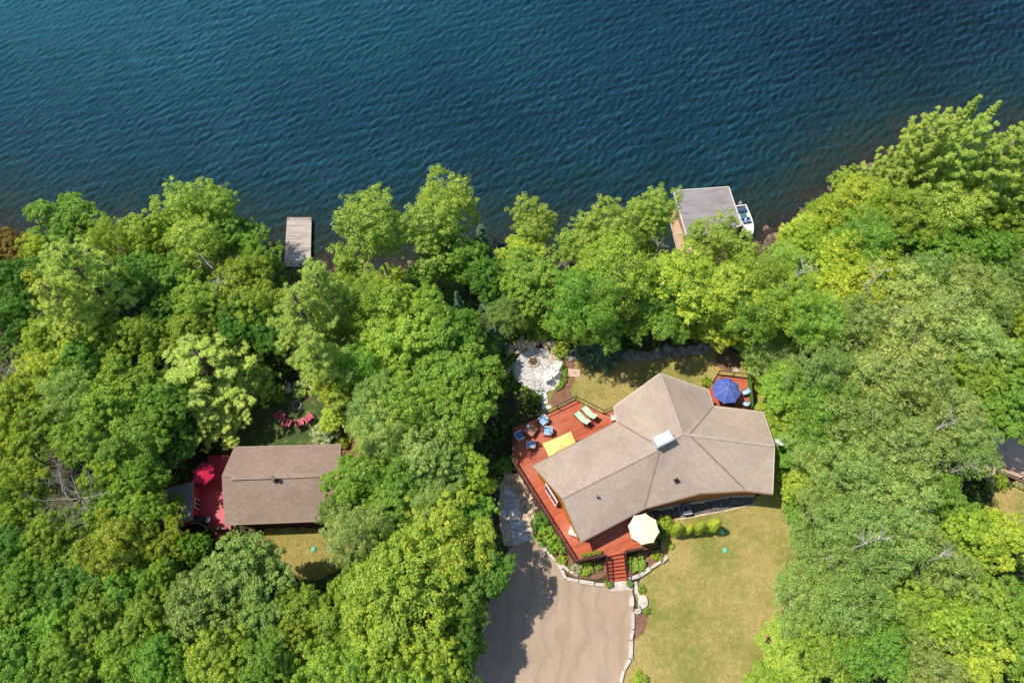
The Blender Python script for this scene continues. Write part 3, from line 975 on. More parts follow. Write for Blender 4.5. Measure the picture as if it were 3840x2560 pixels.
def cone_crown(seed, H, R_, z0=0.08, layers=16, droop=-0.25, l=0.3, w=0.09, dens=1.0, pw=0.9, nout=0.35, nup=1.0):
    """spruce / cedar: tiers of flat sprays narrowing to a tip"""
    g = np.random.default_rng(seed)
    P_, N_, T_ = [], [], []
    for i in range(layers):
        t = (i + g.uniform(0.2, 0.8)) / layers
        z = H * (z0 + (1 - z0) * t)
        L = R_ * (1 - t) ** pw * g.uniform(0.85, 1.1) + 0.08
        nb = max(5, int(9 * (L / R_) + 4))
        a0 = g.uniform(0, 6.28)
        for k in range(nb):
            a = a0 + 2 * math.pi * k / nb + g.normal(0, 0.15)
            Lk = L * g.uniform(0.72, 1.15)
            dr = np.array([math.cos(a), math.sin(a), 0.0])
            side = np.array([-dr[1], dr[0], 0])
            q = int(dens * (18 + 60 * Lk))
            f = g.uniform(0.2, 1.0, q) ** 0.75
            sp = g.uniform(-1, 1, q) * (0.30 * Lk) * (1.15 - f)
            pos = dr * (Lk * f)[:, None] + side * sp[:, None]
            pos[:, 2] = z + droop * Lk * f ** 1.3 + g.normal(0, 0.05, q) - np.abs(sp) * 0.25
            P_.append(pos)
            N_.append(np.array([0, 0, nup]) + dr * nout + g.normal(0, 0.35, (q, 3)))
            T_.append(dr + side * (np.sign(sp) * 0.7)[:, None] + np.array([0, 0, droop * .6]) + g.normal(0, 0.2, (q, 3)))
    pos, nr, tn = np.concatenate(P_), np.concatenate(N_), np.concatenate(T_)
    n = len(pos)
    s = g.uniform(0.7, 1.3, n)
    return leaf_quads(pos, nr, tn, l * s, w * s, g)


SPEC = {}


def spec(key, name, cat, crown, trunk, H, R_, zc, mleaf, mbark):
    V, F, v = crown
    R_ = float(np.percentile(np.hypot(V[:, 0], V[:, 1]), 95)) if key != 'arbor' else R_
    cm = np_mesh('crown', V, F, {'v': ('FACE', v)})
    cm.materials.append(mleaf)
    tm = None
    if trunk is not None:
        o = trunk.build('trunk', mbark)
        tm = o.data
        bpy.data.objects.remove(o)
    SPEC.setdefault(key, []).append(dict(name=name, cat=cat, crown=cm, trunk=tm, H=H, R=R_, zc=zc))


for s in range(6):   # broad maples
    H, R_, S_, zc = 11.0, 3.3, [2.6, 3.1, 2.8, 3.4, 2.5, 3.0][s], 7.6
    spec('maple', 'maple_tree', 'tree', lobed_crown(100 + s, R_, S_, zc, 22 + s % 4, 24, 50, 0.175, 0.125, cr=(0.06, 0.12), lobe=(0.22, 0.38), ragg=0.2), trunk_mb(10 + s, H, zc, R_), H, R_, zc, M_LEAF, M_BARK)
for s in range(3):   # tall shore birches
    H, R_, S_, zc = 13.0, 2.4, 4.3, 8.6
    spec('birch', 'birch_tree', 'tree', lobed_crown(200 + s, R_, S_, zc, 21, 20, 40, 0.15, 0.10, 0.9, (0.07, 0.14), (0.24, 0.42), 0.2, 0.24), trunk_mb(30 + s, H, zc, R_, 0.13, 12, 0.7, 1.0), H, R_, zc, M_LEAF, M_BARKPALE)
for s in range(5):   # fine grey-green ash
    H, R_, S_, zc = 12.5, 3.4, 3.5, 8.6
    spec('ash', 'ash_tree', 'tree', lobed_crown(300 + s, R_, S_, zc, 24, 22, 36, 0.19, 0.095, 0.85, (0.07, 0.14), (0.20, 0.36), 0.15, 0.25), trunk_mb(50 + s, H, zc, R_ * 1.12, 0.2, 15, 0.4, 0.9), H, R_, zc, M_LEAF, M_BARKPALE)
for s in range(4):   # white pines
    H, R_ = 14.0, 3.3
    (cr_, br_) = pine_crown(400 + s, H, R_, 12, 0.25, 0.40, 0.30, 46, 0.75, (0, 0), 0.22)
    tb = MB()
    tb.tube((0, 0, -.3), (0.1, 0, H * 0.5), 0.2, 0.13, 8, False).tube((0.1, 0, H * 0.5), (0, 0, H * 0.97), 0.13, 0.03, 8, False)
    for z_, d_, L_ in br_:
        tb.tube((0, 0, z_ - .05), (d_[0] * L_ * .9, d_[1] * L_ * .9, z_ + L_ * 0.22), 0.045, 0.012, 4, False)
    spec('pine', 'pine_tree', 'tree', cr_, tb, H, R_, 8.5, M_NEEDLE, M_BARK)
for s in range(2):   # wind-swept shoreline pines
    H, R_ = 15.0, 2.9
    (cr_, br_) = pine_crown(430 + s, H, R_, 11, 0.15, 1.2, 0.30, 42, 1.0, (0.30, 0.12), 0.13, (6, 9), 0.2)
    tb = MB()
    tb.tube((0, 0, -.3), (0.1, 0, H * 0.5), 0.2, 0.13, 8, False).tube((0.1, 0, H * 0.5), (0, 0, H * 0.97), 0.13, 0.03, 8, False)
    for z_, d_, L_ in br_:
        tb.tube((0, 0, z_ - .05), (d_[0] * L_ * .85 + .15 * L_, d_[1] * L_ * .85, z_ + L_ * 0.5), 0.045, 0.012, 4, False)
    spec('windpine', 'pine_tree', 'tree', cr_, tb, H, R_, 9.0, M_NEEDLE, M_BARKPALE)
for s in range(2):   # spruces
    H, R_ = 9.0, 1.9
    spec('spruce', 'spruce_tree', 'tree', cone_crown(500 + s, H, R_, 0.06, 20, -0.22, 0.30, 0.10, 1.0), MB().tube((0, 0, -.3), (0, 0, H * .95), 0.14, 0.02, 7, False), H, R_, 4.5, M_NEEDLE, M_BARK)
for s in range(3):   # yellow-green trees with flat, drooping tiers of leaves
    H, R_, S_, zc = 11.5, 2.9, 3.9, 7.0
    spec('layer', 'beech_tree', 'tree', lobed_crown(520 + s, R_, S_, zc, 24, 15, 40, 0.22, 0.13, 0.45, (0.10, 0.17), (0.26, 0.40), 0.55, 0.2, 0.22, -0.6), trunk_mb(70 + s, H, zc, R_), H, R_, zc, M_LEAF, M_BARK)
for s in range(3):   # bushes
    H, R_ = 1.5, 1.0
    spec('bush', 'bush', 'bush', lobed_crown(600 + s, R_, 0.8, 0.72, 11, 12, 24, 0.13, 0.09, 0.8, (0.12, 0.2), (0.3, 0.42)), None, H, R_, 0.75, M_LEAF, M_BARK)
def column_crown(seed, H, R_, n=6500):
    """clipped-looking evergreen column with a rounded top"""
    g = np.random.default_rng(seed)
    z = g.uniform(0.02, 1, n) ** 0.85
    a = g.uniform(0, 2 * math.pi, n)
    lump = 1 + 0.10 * np.sin(3 * a + 7 * z + seed) + 0.07 * np.sin(5 * a - 11 * z)
    r = R_ * np.sqrt(np.clip(1 - z ** 2.6, 0, 1)) * (0.82 + 0.18 * np.minimum(1, z * 5)) * lump
    k = g.uniform(0.72, 1.05, n)
    out = np.stack([np.cos(a), np.sin(a), 0.25 + 1.2 * z ** 3], 1)
    pos = np.stack([r * k * np.cos(a), r * k * np.sin(a), z * H], 1) + g.normal(0, 0.02, (n, 3))
    s_ = g.uniform(0.6, 1.4, n)
    return leaf_quads(pos, nrmz(out) + g.normal(0, 0.33, (n, 3)), np.array([0, 0, 1.0]) + g.normal(0, 0.5, (n, 3)), 0.10 * s_, 0.05 * s_, g)


for s in range(2):
    spec('arbor', 'arborvitae', 'shrub', column_crown(640 + s, 2.7, 0.6), None, 2.7, 0.6, 1.35, M_NEEDLE, M_BARK)
for s in range(2):   # slim pointed leaders of the shoreline pines
    H, R_ = 11.0, 1.25
    spec('slim', 'pine_tree', 'tree', cone_crown(660 + s, H, R_, 0.15, 26, 0.55, 0.24, 0.055, 1.3, 0.75, 0.7, 0.7), MB().tube((0, 0, -.3), (0, 0, H * .95), 0.12, 0.02, 7, False), H, R_, 6.0, M_NEEDLE, M_BARKPALE)
spec('bigleaf', 'leafy_shrub', 'shrub', lobed_crown(650, 1.0, 0.6, 0.55, 11, 9, 11, 0.26, 0.17, 0.8, (0.16, 0.26), (0.3, 0.45), 0.7), None, 1.2, 1.0, 0.55, M_LEAF, M_BARK)

CLEAR = [poly(L) for L in (LAWN_FRONT, LAWN_BACK, LAWN_COTTAGE, YARD_COTTAGE, LAWN_NEXT, DRIVE, GRAVEL, PATHAREA, PATIO)]
CLEAR += [poly(soils[i]) for i in (1, 2, 4, 6)]
CLEAR.append(poly([(1910, 1600), (2160, 1490), (2480, 1390), (2660, 1450), (2700, 1400), (2815, 1410), (2905, 1560), (2900, 1850), (2440, 1960), (2480, 2080), (2350, 2180), (2150, 2120), (1960, 1830)]))
CLEAR.append(poly([(2255, 2060), (2355, 2050), (2380, 2180), (2380, 2230), (2270, 2220)]))
CLEAR.append(poly([(700, 1700), (1280, 1650), (1280, 1980), (700, 1990)]))
CLEAR.append(poly([(3690, 1600), (3900, 1600), (3900, 1830), (3700, 1800)]))
CLEAR.append(poly([(1930, 1275), (2100, 1275), (2100, 1350), (1880, 1350)]))
TINT = {
    'G': (0.291, 0.486, 0.072), 'B': (0.374, 0.540, 0.078), 'Y': (0.536, 0.615, 0.078), 'y': (0.466, 0.585, 0.078), 'O': (0.414, 0.534, 0.072),
    'D': (0.182, 0.365, 0.054), 'A': (0.478, 0.581, 0.168), 'a': (0.365, 0.502, 0.132), 'P': (0.540, 0.648, 0.138), 'p': (0.300, 0.444, 0.114),
    'S': (0.155, 0.293, 0.155), 'R': (0.450, 0.320, 0.100), 'W': (0.620, 0.640, 0.350), 'L': (0.466, 0.598, 0.108), 'o': (0.432, 0.492, 0.060)}
tr_rng = random.Random(99)
_cnt = {}
DS = 3840 / 2352.0


def plant(kind, X, Y, r, col, label, group=None, H=None, D=True):
    """a tree or bush whose crown centre is seen at display pixel (X, Y) with crown radius r pixels"""
    k = DS if D else 1.0
    var = SPEC[kind]
    i = _cnt.get(kind, 0)
    _cnt[kind] = i + 1
    sp = var[i % len(var)]
    small = kind in ('bush', 'bigleaf', 'arbor')
    hgt = H or sp['H']
    for shrink in (1.0, 0.88, 0.77, 0.67, 0.58, 0.5, 0.42):
        for _ in range(2):
            g = at_h(X * k, Y * k, hgt * sp['zc'] / sp['H'])
            rm = r * k * mpp(g + Vector((0, 0, hgt * 0.6))) * (1.0 if small else 1.14)
            if H is None:
                f = rm / sp['R']
                hgt = sp['H'] * (f if small else (0.5 + 0.5 * f) * shrink)
        # a trunk does not stand in a lawn, on a path or on the drive: lower trees stand farther back
        if small or not any(bool(in_poly(np.array([g.x]), np.array([g.y]), pg)[0]) for pg in CLEAR): break
    else:
        print('IN CLEARING', label)
    sx = rm / sp['R']
    szz = hgt / sp['H']
    if sp['trunk'] is not None:
        root = thing(sp['name'], label, sp['cat'], group=group)
        c = bpy.data.objects.new('crown', sp['crown'])
        COL.objects.link(c)
        c.parent = root
    else:
        root = c = bpy.data.objects.new(sp['name'], sp['crown'])
        COL.objects.link(c)
        tag(root, label, sp['cat'], group)
    root.location = (g.x, g.y, max(g.z, LAKE_Z - .2) - 0.02)
    root.rotation_euler = (tr_rng.uniform(-.05, .05), tr_rng.uniform(-.05, .05), tr_rng.uniform(0, 6.28))
    root.scale = (sx * tr_rng.uniform(.94, 1.06), sx * tr_rng.uniform(.94, 1.06), szz)
    t = TINT[col]
    j = tr_rng.uniform(0.9, 1.12)
    c.color = (t[0] * j * tr_rng.uniform(.93, 1.07), t[1] * j, t[2] * j, 1)
    if sp['trunk'] is not None:
        tk = bpy.data.objects.new('trunk', sp['trunk'])
        COL.objects.link(tk)
        tk.parent = root
    return root
# kind, X, Y, radius (display px of the 2352-wide photo), tint, label [, height]
FOREST = [
 # --- lake edge, left of the grey dock
 ('maple', 150, 515, 72, 'G', 'rounded green tree standing out into the lake near the left edge'),
 ('maple', 18, 572, 46, 'R', 'rust-tinged tree at the left edge of the photo by the water'),
 ('maple', 82, 585, 40, 'Y', 'yellow-green tree between the rusty tree and the rounded lakeside tree'),
 ('birch', 500, 478, 48, 'L', 'tallest light green tree on the point left of the grey dock'),
 ('birch', 432, 500, 48, 'L', 'light green tree just left of the tallest one on the point'),
 ('maple', 352, 552, 58, 'O', 'olive green lakeside tree left of the point'),
 ('ash', 272, 560, 46, 'O', 'small olive tree in the dip of the shoreline between two taller groups'),
 ('maple', 540, 560, 58, 'G', 'bright green tree on the slope below the point, right side'),
 ('maple', 588, 612, 46, 'G', 'green tree leaning over the left side of the grey dock'),
 ('birch', 455, 570, 56, 'L', 'pale green tree in the middle of the point'),
 ('maple', 628, 668, 36, 'D', 'dark green tree hiding the foot of the grey dock'),
 ('maple', 560, 655, 62, 'O', 'wide olive crown behind the bare grey branches on the left point'),
 ('maple', 400, 640, 55, 'G', 'green crown on the left point in front of a darker one'),
 ('maple', 330, 645, 58, 'D', 'dark green crown inland of the olive lakeside tree'),
 ('pine', 205, 655, 78, 'P', 'large feathery pine near the left edge, second row from the lake'),
 ('maple', 30, 655, 52, 'D', 'dark tree at the left edge just inland of the rusty tree'),
 ('maple', 85, 668, 34, 'Y', 'small golden-yellow crown beside the dark tree at the left edge'),
 ('maple', 140, 618, 40, 'y', 'yellow-green crown behind the rounded lakeside tree'),
 ('spruce', 262, 640, 30, 'p', 'dark narrow spruce rising beside the large feathery pine'),
 ('pine', 180, 725, 66, 'P', 'feathery pine directly below the largest pine near the left edge'),
 ('spruce', 312, 720, 44, 'S', 'dark spruce in the shaded hollow right of the feathery pines'),
 ('maple', 470, 705, 58, 'O', 'olive crown with a dark right side in the middle of the left wood'),
 ('maple', 560, 738, 56, 'D', 'dark green crown in the shaded middle of the left wood'),
 ('maple', 605, 705, 52, 'O', 'olive-green crown below the one that hides the dock foot'),
 ('maple', 395, 730, 50, 'D', 'deep green crown left of the olive one in the middle of the left wood'),
 ('maple', 455, 775, 50, 'O', 'small olive crown above the biggest pine by the cottage'),
 ('maple', 25, 745, 56, 'D', 'dark crown at the left edge above the bare dead twigs'),
 ('maple', 118, 772, 50, 'y', 'yellow-green crown above the brightest yellow one on the left'),
 ('maple', 250, 782, 52, 'O', 'olive crown below the pair of feathery pines on the left'),
 ('maple', 340, 775, 48, 'y', 'light crown between the dark spruce hollow and the cottage pine'),
 ('maple', 110, 845, 62, 'Y', 'brightest yellow-green maple on the left side of the wood'),
 ('maple', 200, 850, 55, 'G', 'green maple right of the brightest yellow one'),
 ('pine', 478, 850, 100, 'P', 'biggest yellowish pine, behind the brown roofed cottage'),
 ('pine', 575, 872, 52, 'P', 'smaller pine spreading toward the cottage yard from the biggest pine'),
 ('pine', 500, 950, 62, 'P', 'low pine limbs hanging over the corner of the cottage roof'),
 ('maple', 300, 870, 64, 'B', 'bright green maple left of the biggest pine'),
 ('maple', 45, 930, 62, 'Y', 'yellow crown low on the left edge beside the pale clearing'),
 ('ash', 175, 905, 62, 'a', 'grey-green fine leaved tree among yellow maples on the left'),
 ('maple', 375, 930, 62, 'G', 'green maple below the biggest pine, left side'),
 ('maple', 262, 945, 60, 'B', 'bright green crown between the grey-green tree and the cottage'),
 ('maple', 110, 985, 62, 'B', 'bright maple above and left of the bare dead tree'),
 ('maple', 205, 1015, 60, 'B', 'bright maple directly above the bare dead tree'),
 ('maple', 310, 1020, 68, 'G', 'large green maple left of the crimson umbrella'),
 ('maple', 405, 1005, 54, 'D', 'dark shaded tree leaning over the crimson umbrella'),
 ('maple', 22, 1030, 50, 'Y', 'yellow-green crown at the left edge, level with the cottage roof'),
 ('maple', 60, 1095, 52, 'y', 'light crown between the left edge and the bare dead tree'),
 ('maple', 262, 1098, 55, 'y', 'yellow-green maple right of the bare dead tree'),
 ('maple', 335, 1085, 42, 'G', 'green maple above the grey shed roof'),
 ('maple', 30, 1175, 55, 'O', 'olive tree at the left edge below the level of the dead tree'),
 ('maple', 250, 1175, 48, 'B', 'bright crown below and right of the dead tree'),
 ('maple', 328, 1185, 50, 'B', 'bright maple in front of the grey shed'),
 ('maple', 402, 1165, 28, 'O', 'small sparse olive tree over the shed corner'),
 ('maple', 130, 1235, 60, 'O', 'olive crown directly below the bare dead tree'),
 ('maple', 275, 1258, 70, 'o', 'broad brownish-olive maple left of the grey-green maple'),
 ('maple', 365, 1258, 56, 'o', 'brownish-olive maple at the foot of the crimson deck'),
 ('maple', 440, 1262, 30, 'G', 'small green tree below the grill end of the crimson deck'),
 ('maple', 30, 1270, 60, 'D', 'dark crown at the left edge in the lower wood'),
 ('maple', 60, 1345, 64, 'G', 'green crown at the left edge, third from the bottom corner'),
 ('maple', 180, 1340, 68, 'D', 'dark shaded tree in the hollow of the lower left wood'),
 ('maple', 300, 1340, 52, 'G', 'green tree between the olive maple and the dark hollow'),
 ('maple', 370, 1335, 50, 'B', 'bright tree touching the left side of the grey-green maple'),
 ('maple', 25, 1425, 62, 'B', 'bright crown on the left edge above the bottom corner'),
 ('maple', 130, 1430, 66, 'G', 'green crown in the lower left wood beside a bright edge tree'),
 ('maple', 240, 1430, 62, 'B', 'bright maple in the lower left wood right of the dark hollow'),
 ('maple', 555, 1312, 86, 'a', 'large grey-green maple in front of the cottage lawn'),
 ('maple', 470, 1375, 72, 'a', 'grey-green maple touching the lower left of the large one'),
 ('maple', 590, 1400, 66, 'a', 'grey-green maple below the cottage lawn'),
 ('maple', 345, 1420, 60, 'B', 'bright maple left of the pair of grey-green maples'),
 ('maple', 698, 1392, 56, 'B', 'young bright maple below the brown cottage lawn'),
 ('maple', 640, 1345, 34, 'D', 'dark low tree at the bottom edge of the cottage lawn'),
 ('maple', 60, 1510, 72, 'G', 'green maple filling the bottom left corner'),
 ('maple', 170, 1525, 62, 'B', 'bright maple on the bottom edge near the left corner'),
 ('maple', 275, 1505, 64, 'B', 'bright maple on the bottom edge, second from the left corner'),
 ('maple', 385, 1510, 66, 'G', 'green maple on the bottom edge below the grey-green maples'),
 ('maple', 500, 1495, 78, 'O', 'broad olive tree on the bottom edge left of centre'),
 ('maple', 610, 1515, 66, 'G', 'green crown on the bottom edge below the young bright maple'),
 ('maple', 690, 1480, 54, 'o', 'brownish crown above the bottom edge left of the driveway wood'),
 ('maple', 745, 1548, 60, 'B', 'bright crown on the bottom edge nearest the driveway wood'),
 ('maple', 440, 1580, 55, 'G', 'green crown cut by the bottom edge under the broad olive tree'),
 # --- wood between cottage and driveway
 ('pine', 762, 692, 66, 'P', 'feathery pine behind the dock, right of the left wood'),
 ('pine', 705, 760, 72, 'P', 'upper of two pines in line above the cottage yard'),
 ('pine', 760, 830, 66, 'P', 'lower of two pines in line above the cottage yard'),
 ('maple', 640, 775, 46, 'D', 'dark tree in the shade between the two pine groups'),
 ('maple', 724, 640, 26, 'O', 'small olive tree at the right foot of the grey dock'),
 ('layer', 772, 890, 50, 'Y', 'yellow layered tree at the right side of the cottage yard'),
 ('layer', 762, 965, 26, 'Y', 'small yellow layered tree over the red lawn chairs'),
 ('ash', 850, 700, 62, 'O', 'light fine leaved tree above the big central maple'),
 ('maple', 920, 720, 62, 'O', 'olive maple between the two lakeside birches and the central maple'),
 ('maple', 985, 740, 62, 'G', 'green maple at the upper right of the central maple'),
 ('maple', 900, 790, 76, 'B', 'broad bright maple forming the top of the central wood'),
 ('maple', 1000, 830, 82, 'G', 'big central green maple left of the stone patio'),
 ('maple', 1060, 760, 48, 'G', 'green crown right of the central wood top, by the narrow spruces'),
 ('ash', 850, 840, 56, 'G', 'fine leaved tree left of the big central maple'),
 ('maple', 1065, 905, 88, 'B', 'large bright maple whose limbs reach toward the stone patio'),
 ('maple', 950, 930, 72, 'B', 'bright maple below the big central one'),
 ('ash', 860, 930, 64, 'a', 'greyish tree in the wood right of the yellow layered trees'),
 ('maple', 1040, 990, 58, 'B', 'bright maple reaching over the dark lawn by the red deck'),
 ('ash', 870, 1000, 62, 'A', 'pale grey-green tree above the path beside the cottage'),
 ('maple', 960, 1020, 66, 'A', 'pale maple in the centre of the driveway wood, upper part'),
 ('maple', 830, 1105, 66, 'B', 'bright tree over the right end of the cottage roof'),
 ('maple', 775, 1180, 38, 'a', 'small dull tree at the lower right corner of the cottage roof'),
 ('maple', 1072, 1085, 52, 'y', 'yellow-green tree beside the flagstone path'),
 ('maple', 1010, 1090, 56, 'a', 'dull green tree left of the yellow one beside the path'),
 ('maple', 910, 1110, 64, 'G', 'green tree in the middle of the driveway wood'),
 ('ash', 830, 1230, 66, 'A', 'grey-green fine tree at the right end of the cottage lawn'),
 ('maple', 920, 1190, 58, 'G', 'green crown right of the grey-green tree near the cottage lawn'),
 ('ash', 1000, 1160, 50, 'A', 'pale fine tree wedged among maples west of the path'),
 ('spruce', 822, 1288, 40, 'p', 'pointed spruce at the lower right of the cottage lawn'),
 ('maple', 1030, 1245, 98, 'y', 'largest bright maple at the top left of the driveway'),
 ('maple', 1085, 1190, 46, 'G', 'shaded green crown overhanging the flagstone path'),
 ('layer', 935, 1255, 40, 'Y', 'yellow layered tree left of the largest bright maple'),
 ('maple', 1105, 1320, 62, 'D', 'dark tree casting shadow on the upper driveway'),
 ('maple', 930, 1370, 104, 'y', 'largest yellow-green maple at the left of the driveway'),
 ('maple', 830, 1355, 60, 'B', 'bright crown left of the largest yellow-green maple'),
 ('maple', 1055, 1405, 60, 'G', 'green tree hanging over the left driveway kerb'),
 ('maple', 780, 1440, 60, 'B', 'bright crown below the pointed spruce'),
 ('maple', 880, 1480, 82, 'y', 'broad yellow-green maple in the lower driveway wood'),
 ('maple', 990, 1490, 70, 'y', 'yellow-green maple nearest the lower driveway'),
 ('maple', 820, 1535, 66, 'B', 'bright crown on the bottom edge under the broad yellow-green maple'),
 ('maple', 940, 1560, 66, 'B', 'bright crown on the bottom edge beside the driveway'),
 ('maple', 1060, 1480, 44, 'D', 'low dark tree beside the lower driveway kerb'),
 ('maple', 1040, 1550, 44, 'D', 'dark crown at the bottom edge touching the driveway'),
 # --- lake edge, middle
 ('birch', 862, 525, 72, 'L', 'birch standing alone at the water right of the grey dock'),
 ('birch', 1022, 480, 60, 'L', 'tallest birch at the centre of the shoreline'),
 ('birch', 995, 545, 64, 'L', 'birch at the foot of the tallest central birch'),
 ('maple', 1060, 590, 52, 'G', 'bright maple at the right foot of the tallest birch'),
 ('maple', 1000, 620, 48, 'G', 'green tree under the tallest birch'),
 ('spruce', 1105, 590, 44, 'S', 'dark conifer at the water right of the tallest birch'),
 ('maple', 1110, 645, 44, 'D', 'dark green tree below the lakeside conifer'),
 ('bush', 905, 640, 36, 'y', 'yellow-green brush at the shore right of the lone birch'),
 ('bush', 960, 655, 34, 'G', 'green brush beside the dirt bank at the shore'),
 ('bush', 850, 650, 32, 'O', 'olive brush at the foot of the lone birch'),
 ('bush', 790, 600, 30, 'O', 'pale brush at the waterline right of the grey dock'),
 ('maple', 800, 640, 34, 'O', 'low olive tree on the bank between dock and lone birch'),
 ('birch', 1228, 525, 46, 'L', 'slim birch at the middle of the shore left of the boathouse group'),
 ('layer', 1205, 590, 50, 'Y', 'yellow-green tree at the foot of the slim birch'),
 ('maple', 1215, 650, 62, 'B', 'bright round tree inland of the slim birch'),
 ('spruce', 1132, 680, 28, 'S', 'narrow blue-green spruce in the centre gap'),
 ('spruce', 1062, 715, 22, 'S', 'narrow dark spruce left of the centre gap'),
 ('ash', 1160, 720, 40, 'a', 'grey-green young tree in the centre gap above the patio', 7.0),
 ('spruce', 1135, 770, 26, 'S', 'short spruce above the dark hollow by the patio', 4.5),
 ('maple', 1110, 800, 36, 'D', 'dark tree in the hollow left of the stone patio', 4.5),
 ('birch', 1395, 535, 66, 'L', 'light green birch left of the boathouse'),
 ('birch', 1490, 500, 52, 'L', 'birch beside the left edge of the boathouse roof'),
 ('birch', 1335, 575, 44, 'L', 'slender birch leaning over the water left of the boathouse birches'),
 ('maple', 1450, 570, 44, 'O', 'olive tree on the bank below the boathouse birches'),
 ('ash', 1395, 640, 84, 'O', 'large light green tree behind the boathouse birches'),
 ('ash', 1340, 690, 74, 'G', 'round green tree on the lake side of the fieldstone wall'),
 ('maple', 1370, 738, 58, 'G', 'green tree above the spruce at the fieldstone wall'),
 ('spruce', 1385, 768, 44, 'S', 'bluish spruce at the fieldstone wall by the patio'),
 ('maple', 1302, 742, 38, 'O', 'olive tree at the left end of the fieldstone wall'),
 ('bush', 1245, 758, 24, 'y', 'yellow-green brush above the stone patio'),
 ('bush', 1215, 745, 30, 'O', 'pale brush along the trail down to the lake'),
 ('bush', 1290, 800, 22, 'y', 'low yellow plant where the patio border meets the fieldstone wall'),
 # --- around and behind the boathouse
 ('birch', 1640, 575, 54, 'L', 'light feathery tree in front of the boathouse roof'),
 ('birch', 1690, 592, 38, 'L', 'light tree covering the right front corner of the boathouse'),
 ('layer', 1580, 660, 74, 'Y', 'yellow layered tree below the tan boathouse deck'),
 ('layer', 1660, 680, 64, 'Y', 'yellow layered tree second in line below the boathouse'),
 ('layer', 1650, 756, 48, 'Y', 'small yellow layered tree leaning over the back lawn'),
 ('maple', 1500, 640, 40, 'D', 'dark tree on the bank left of the boathouse deck'),
 ('maple', 1520, 690, 50, 'G', 'green tree left of the yellow layered trees'),
 ('maple', 1525, 738, 58, 'G', 'round green tree at the edge of the back lawn'),
 ('ash', 1730, 640, 66, 'O', 'light olive tree right of the boathouse front'),
 ('ash', 1802, 615, 50, 'L', 'light green tree beside the moored boat'),
 ('ash', 1740, 720, 68, 'G', 'fine leaved green tree below the boathouse, right of the yellow ones'),
 ('maple', 1730, 790, 48, 'G', 'green crown above the blue umbrella deck'),
 ('ash', 1815, 700, 66, 'O', 'olive tree in the second row right of the boathouse'),
 ('ash', 1775, 815, 54, 'A', 'pale feathery tree by the corner of the blue umbrella deck'),
 ('maple', 1800, 890, 54, 'B', 'bright tree right of the blue umbrella deck'),
 ('maple', 1790, 960, 46, 'y', 'yellow-green tree overhanging the right wing of the roof'),
 ('maple', 1815, 1030, 44, 'G', 'green tree behind the white satellite dish'),
 # --- right point
 ('windpine', 2165, 385, 80, 'P', 'tallest wind-swept pine on the right point'),
 ('windpine', 2095, 395, 70, 'P', 'wind-swept pine leaning left of the tallest pine'),
 ('windpine', 2030, 420, 44, 'P', 'slim wind-swept pine at the left end of the right point'),
 ('windpine', 2235, 395, 66, 'P', 'wind-swept pine touching the right side of the tallest pine'),
 ('slim', 2036, 395, 20, 'P', 'slim pointed pine at the far left of the right point'),
 ('slim', 2064, 368, 20, 'P', 'second slim pointed pine from the left on the right point'),
 ('slim', 2092, 350, 22, 'P', 'third slim pointed pine, left of the tallest pine'),
 ('slim', 2125, 318, 24, 'P', 'tall slim pine touching the left side of the tallest pine'),
 ('slim', 2195, 300, 26, 'P', 'pointed pine top rising highest over the water at upper right'),
 ('slim', 2225, 318, 24, 'P', 'pointed pine on the right shoulder of the tallest pine'),
 ('birch', 2320, 365, 44, 'O', 'olive birch against the water at the right edge'),
 ('maple', 2330, 450, 60, 'B', 'green tree at the right edge below the olive birch'),
 ('layer', 1985, 465, 56, 'Y', 'yellow tree at the water left of the wind-swept pines'),
 ('layer', 1925, 515, 52, 'Y', 'yellow lakeside tree midway between the boat and the pines'),
 ('maple', 1865, 560, 52, 'y', 'yellow-green lakeside tree right of the moored boat'),
 ('ash', 2080, 500, 66, 'O', 'olive tree at the foot of the wind-swept pines, left'),
 ('ash', 2170, 480, 72, 'P', 'yellowish tree at the foot of the tallest pine'),
 ('maple', 2255, 500, 66, 'O', 'olive crown right of the foot of the tallest pine'),
 ('ash', 2000, 560, 62, 'G', 'green tree below the yellow lakeside pair'),
 ('maple', 2150, 560, 66, 'G', 'dark-shadowed green tree in the middle of the right point'),
 ('maple', 2250, 590, 66, 'G', 'green tree in the middle right of the right point'),
 ('maple', 2335, 550, 52, 'O', 'olive crown at the right edge under the green one'),
 ('ash', 2335, 640, 56, 'a', 'grey-green tree at the right edge below the point'),
 ('layer', 1935, 600, 62, 'Y', 'yellow layered tree inland of the yellow lakeside tree'),
 ('layer', 2030, 620, 52, 'Y', 'yellow layered tree in the middle of the right wood'),
 ('layer', 1960, 680, 66, 'Y', 'broad yellow layered tree above the grey-green wood'),
 ('layer', 1900, 660, 50, 'Y', 'yellow layered tree left of the broad yellow one'),
 ('ash', 1880, 740, 62, 'G', 'green crown below the broad yellow layered tree'),
 ('ash', 2110, 640, 60, 'a', 'grey-green tree right of the yellow layered trees'),
 ('ash', 2190, 660, 62, 'A', 'pale grey-green tree below the green trees of the right point'),
 ('ash', 2270, 690, 62, 'a', 'dull green tree near the right edge, upper wood'),
 ('layer', 1835, 545, 40, 'Y', 'small yellow tree over the water right of the moored boat'),
 ('ash', 1900, 490, 40, 'y', 'yellow-green tree over the water halfway along the right shore'),
 ('maple', 1955, 440, 40, 'O', 'olive tree over the water just left of the wind-swept pines'),
 ('ash', 2025, 480, 52, 'O', 'olive tree under the slim wind-swept pine'),
 ('ash', 2300, 430, 48, 'O', 'olive tree between the tallest pine and the right edge'),
 # --- grey-green right wood
 ('ash', 2060, 700, 72, 'A', 'large pale ash at the top of the grey-green wood'),
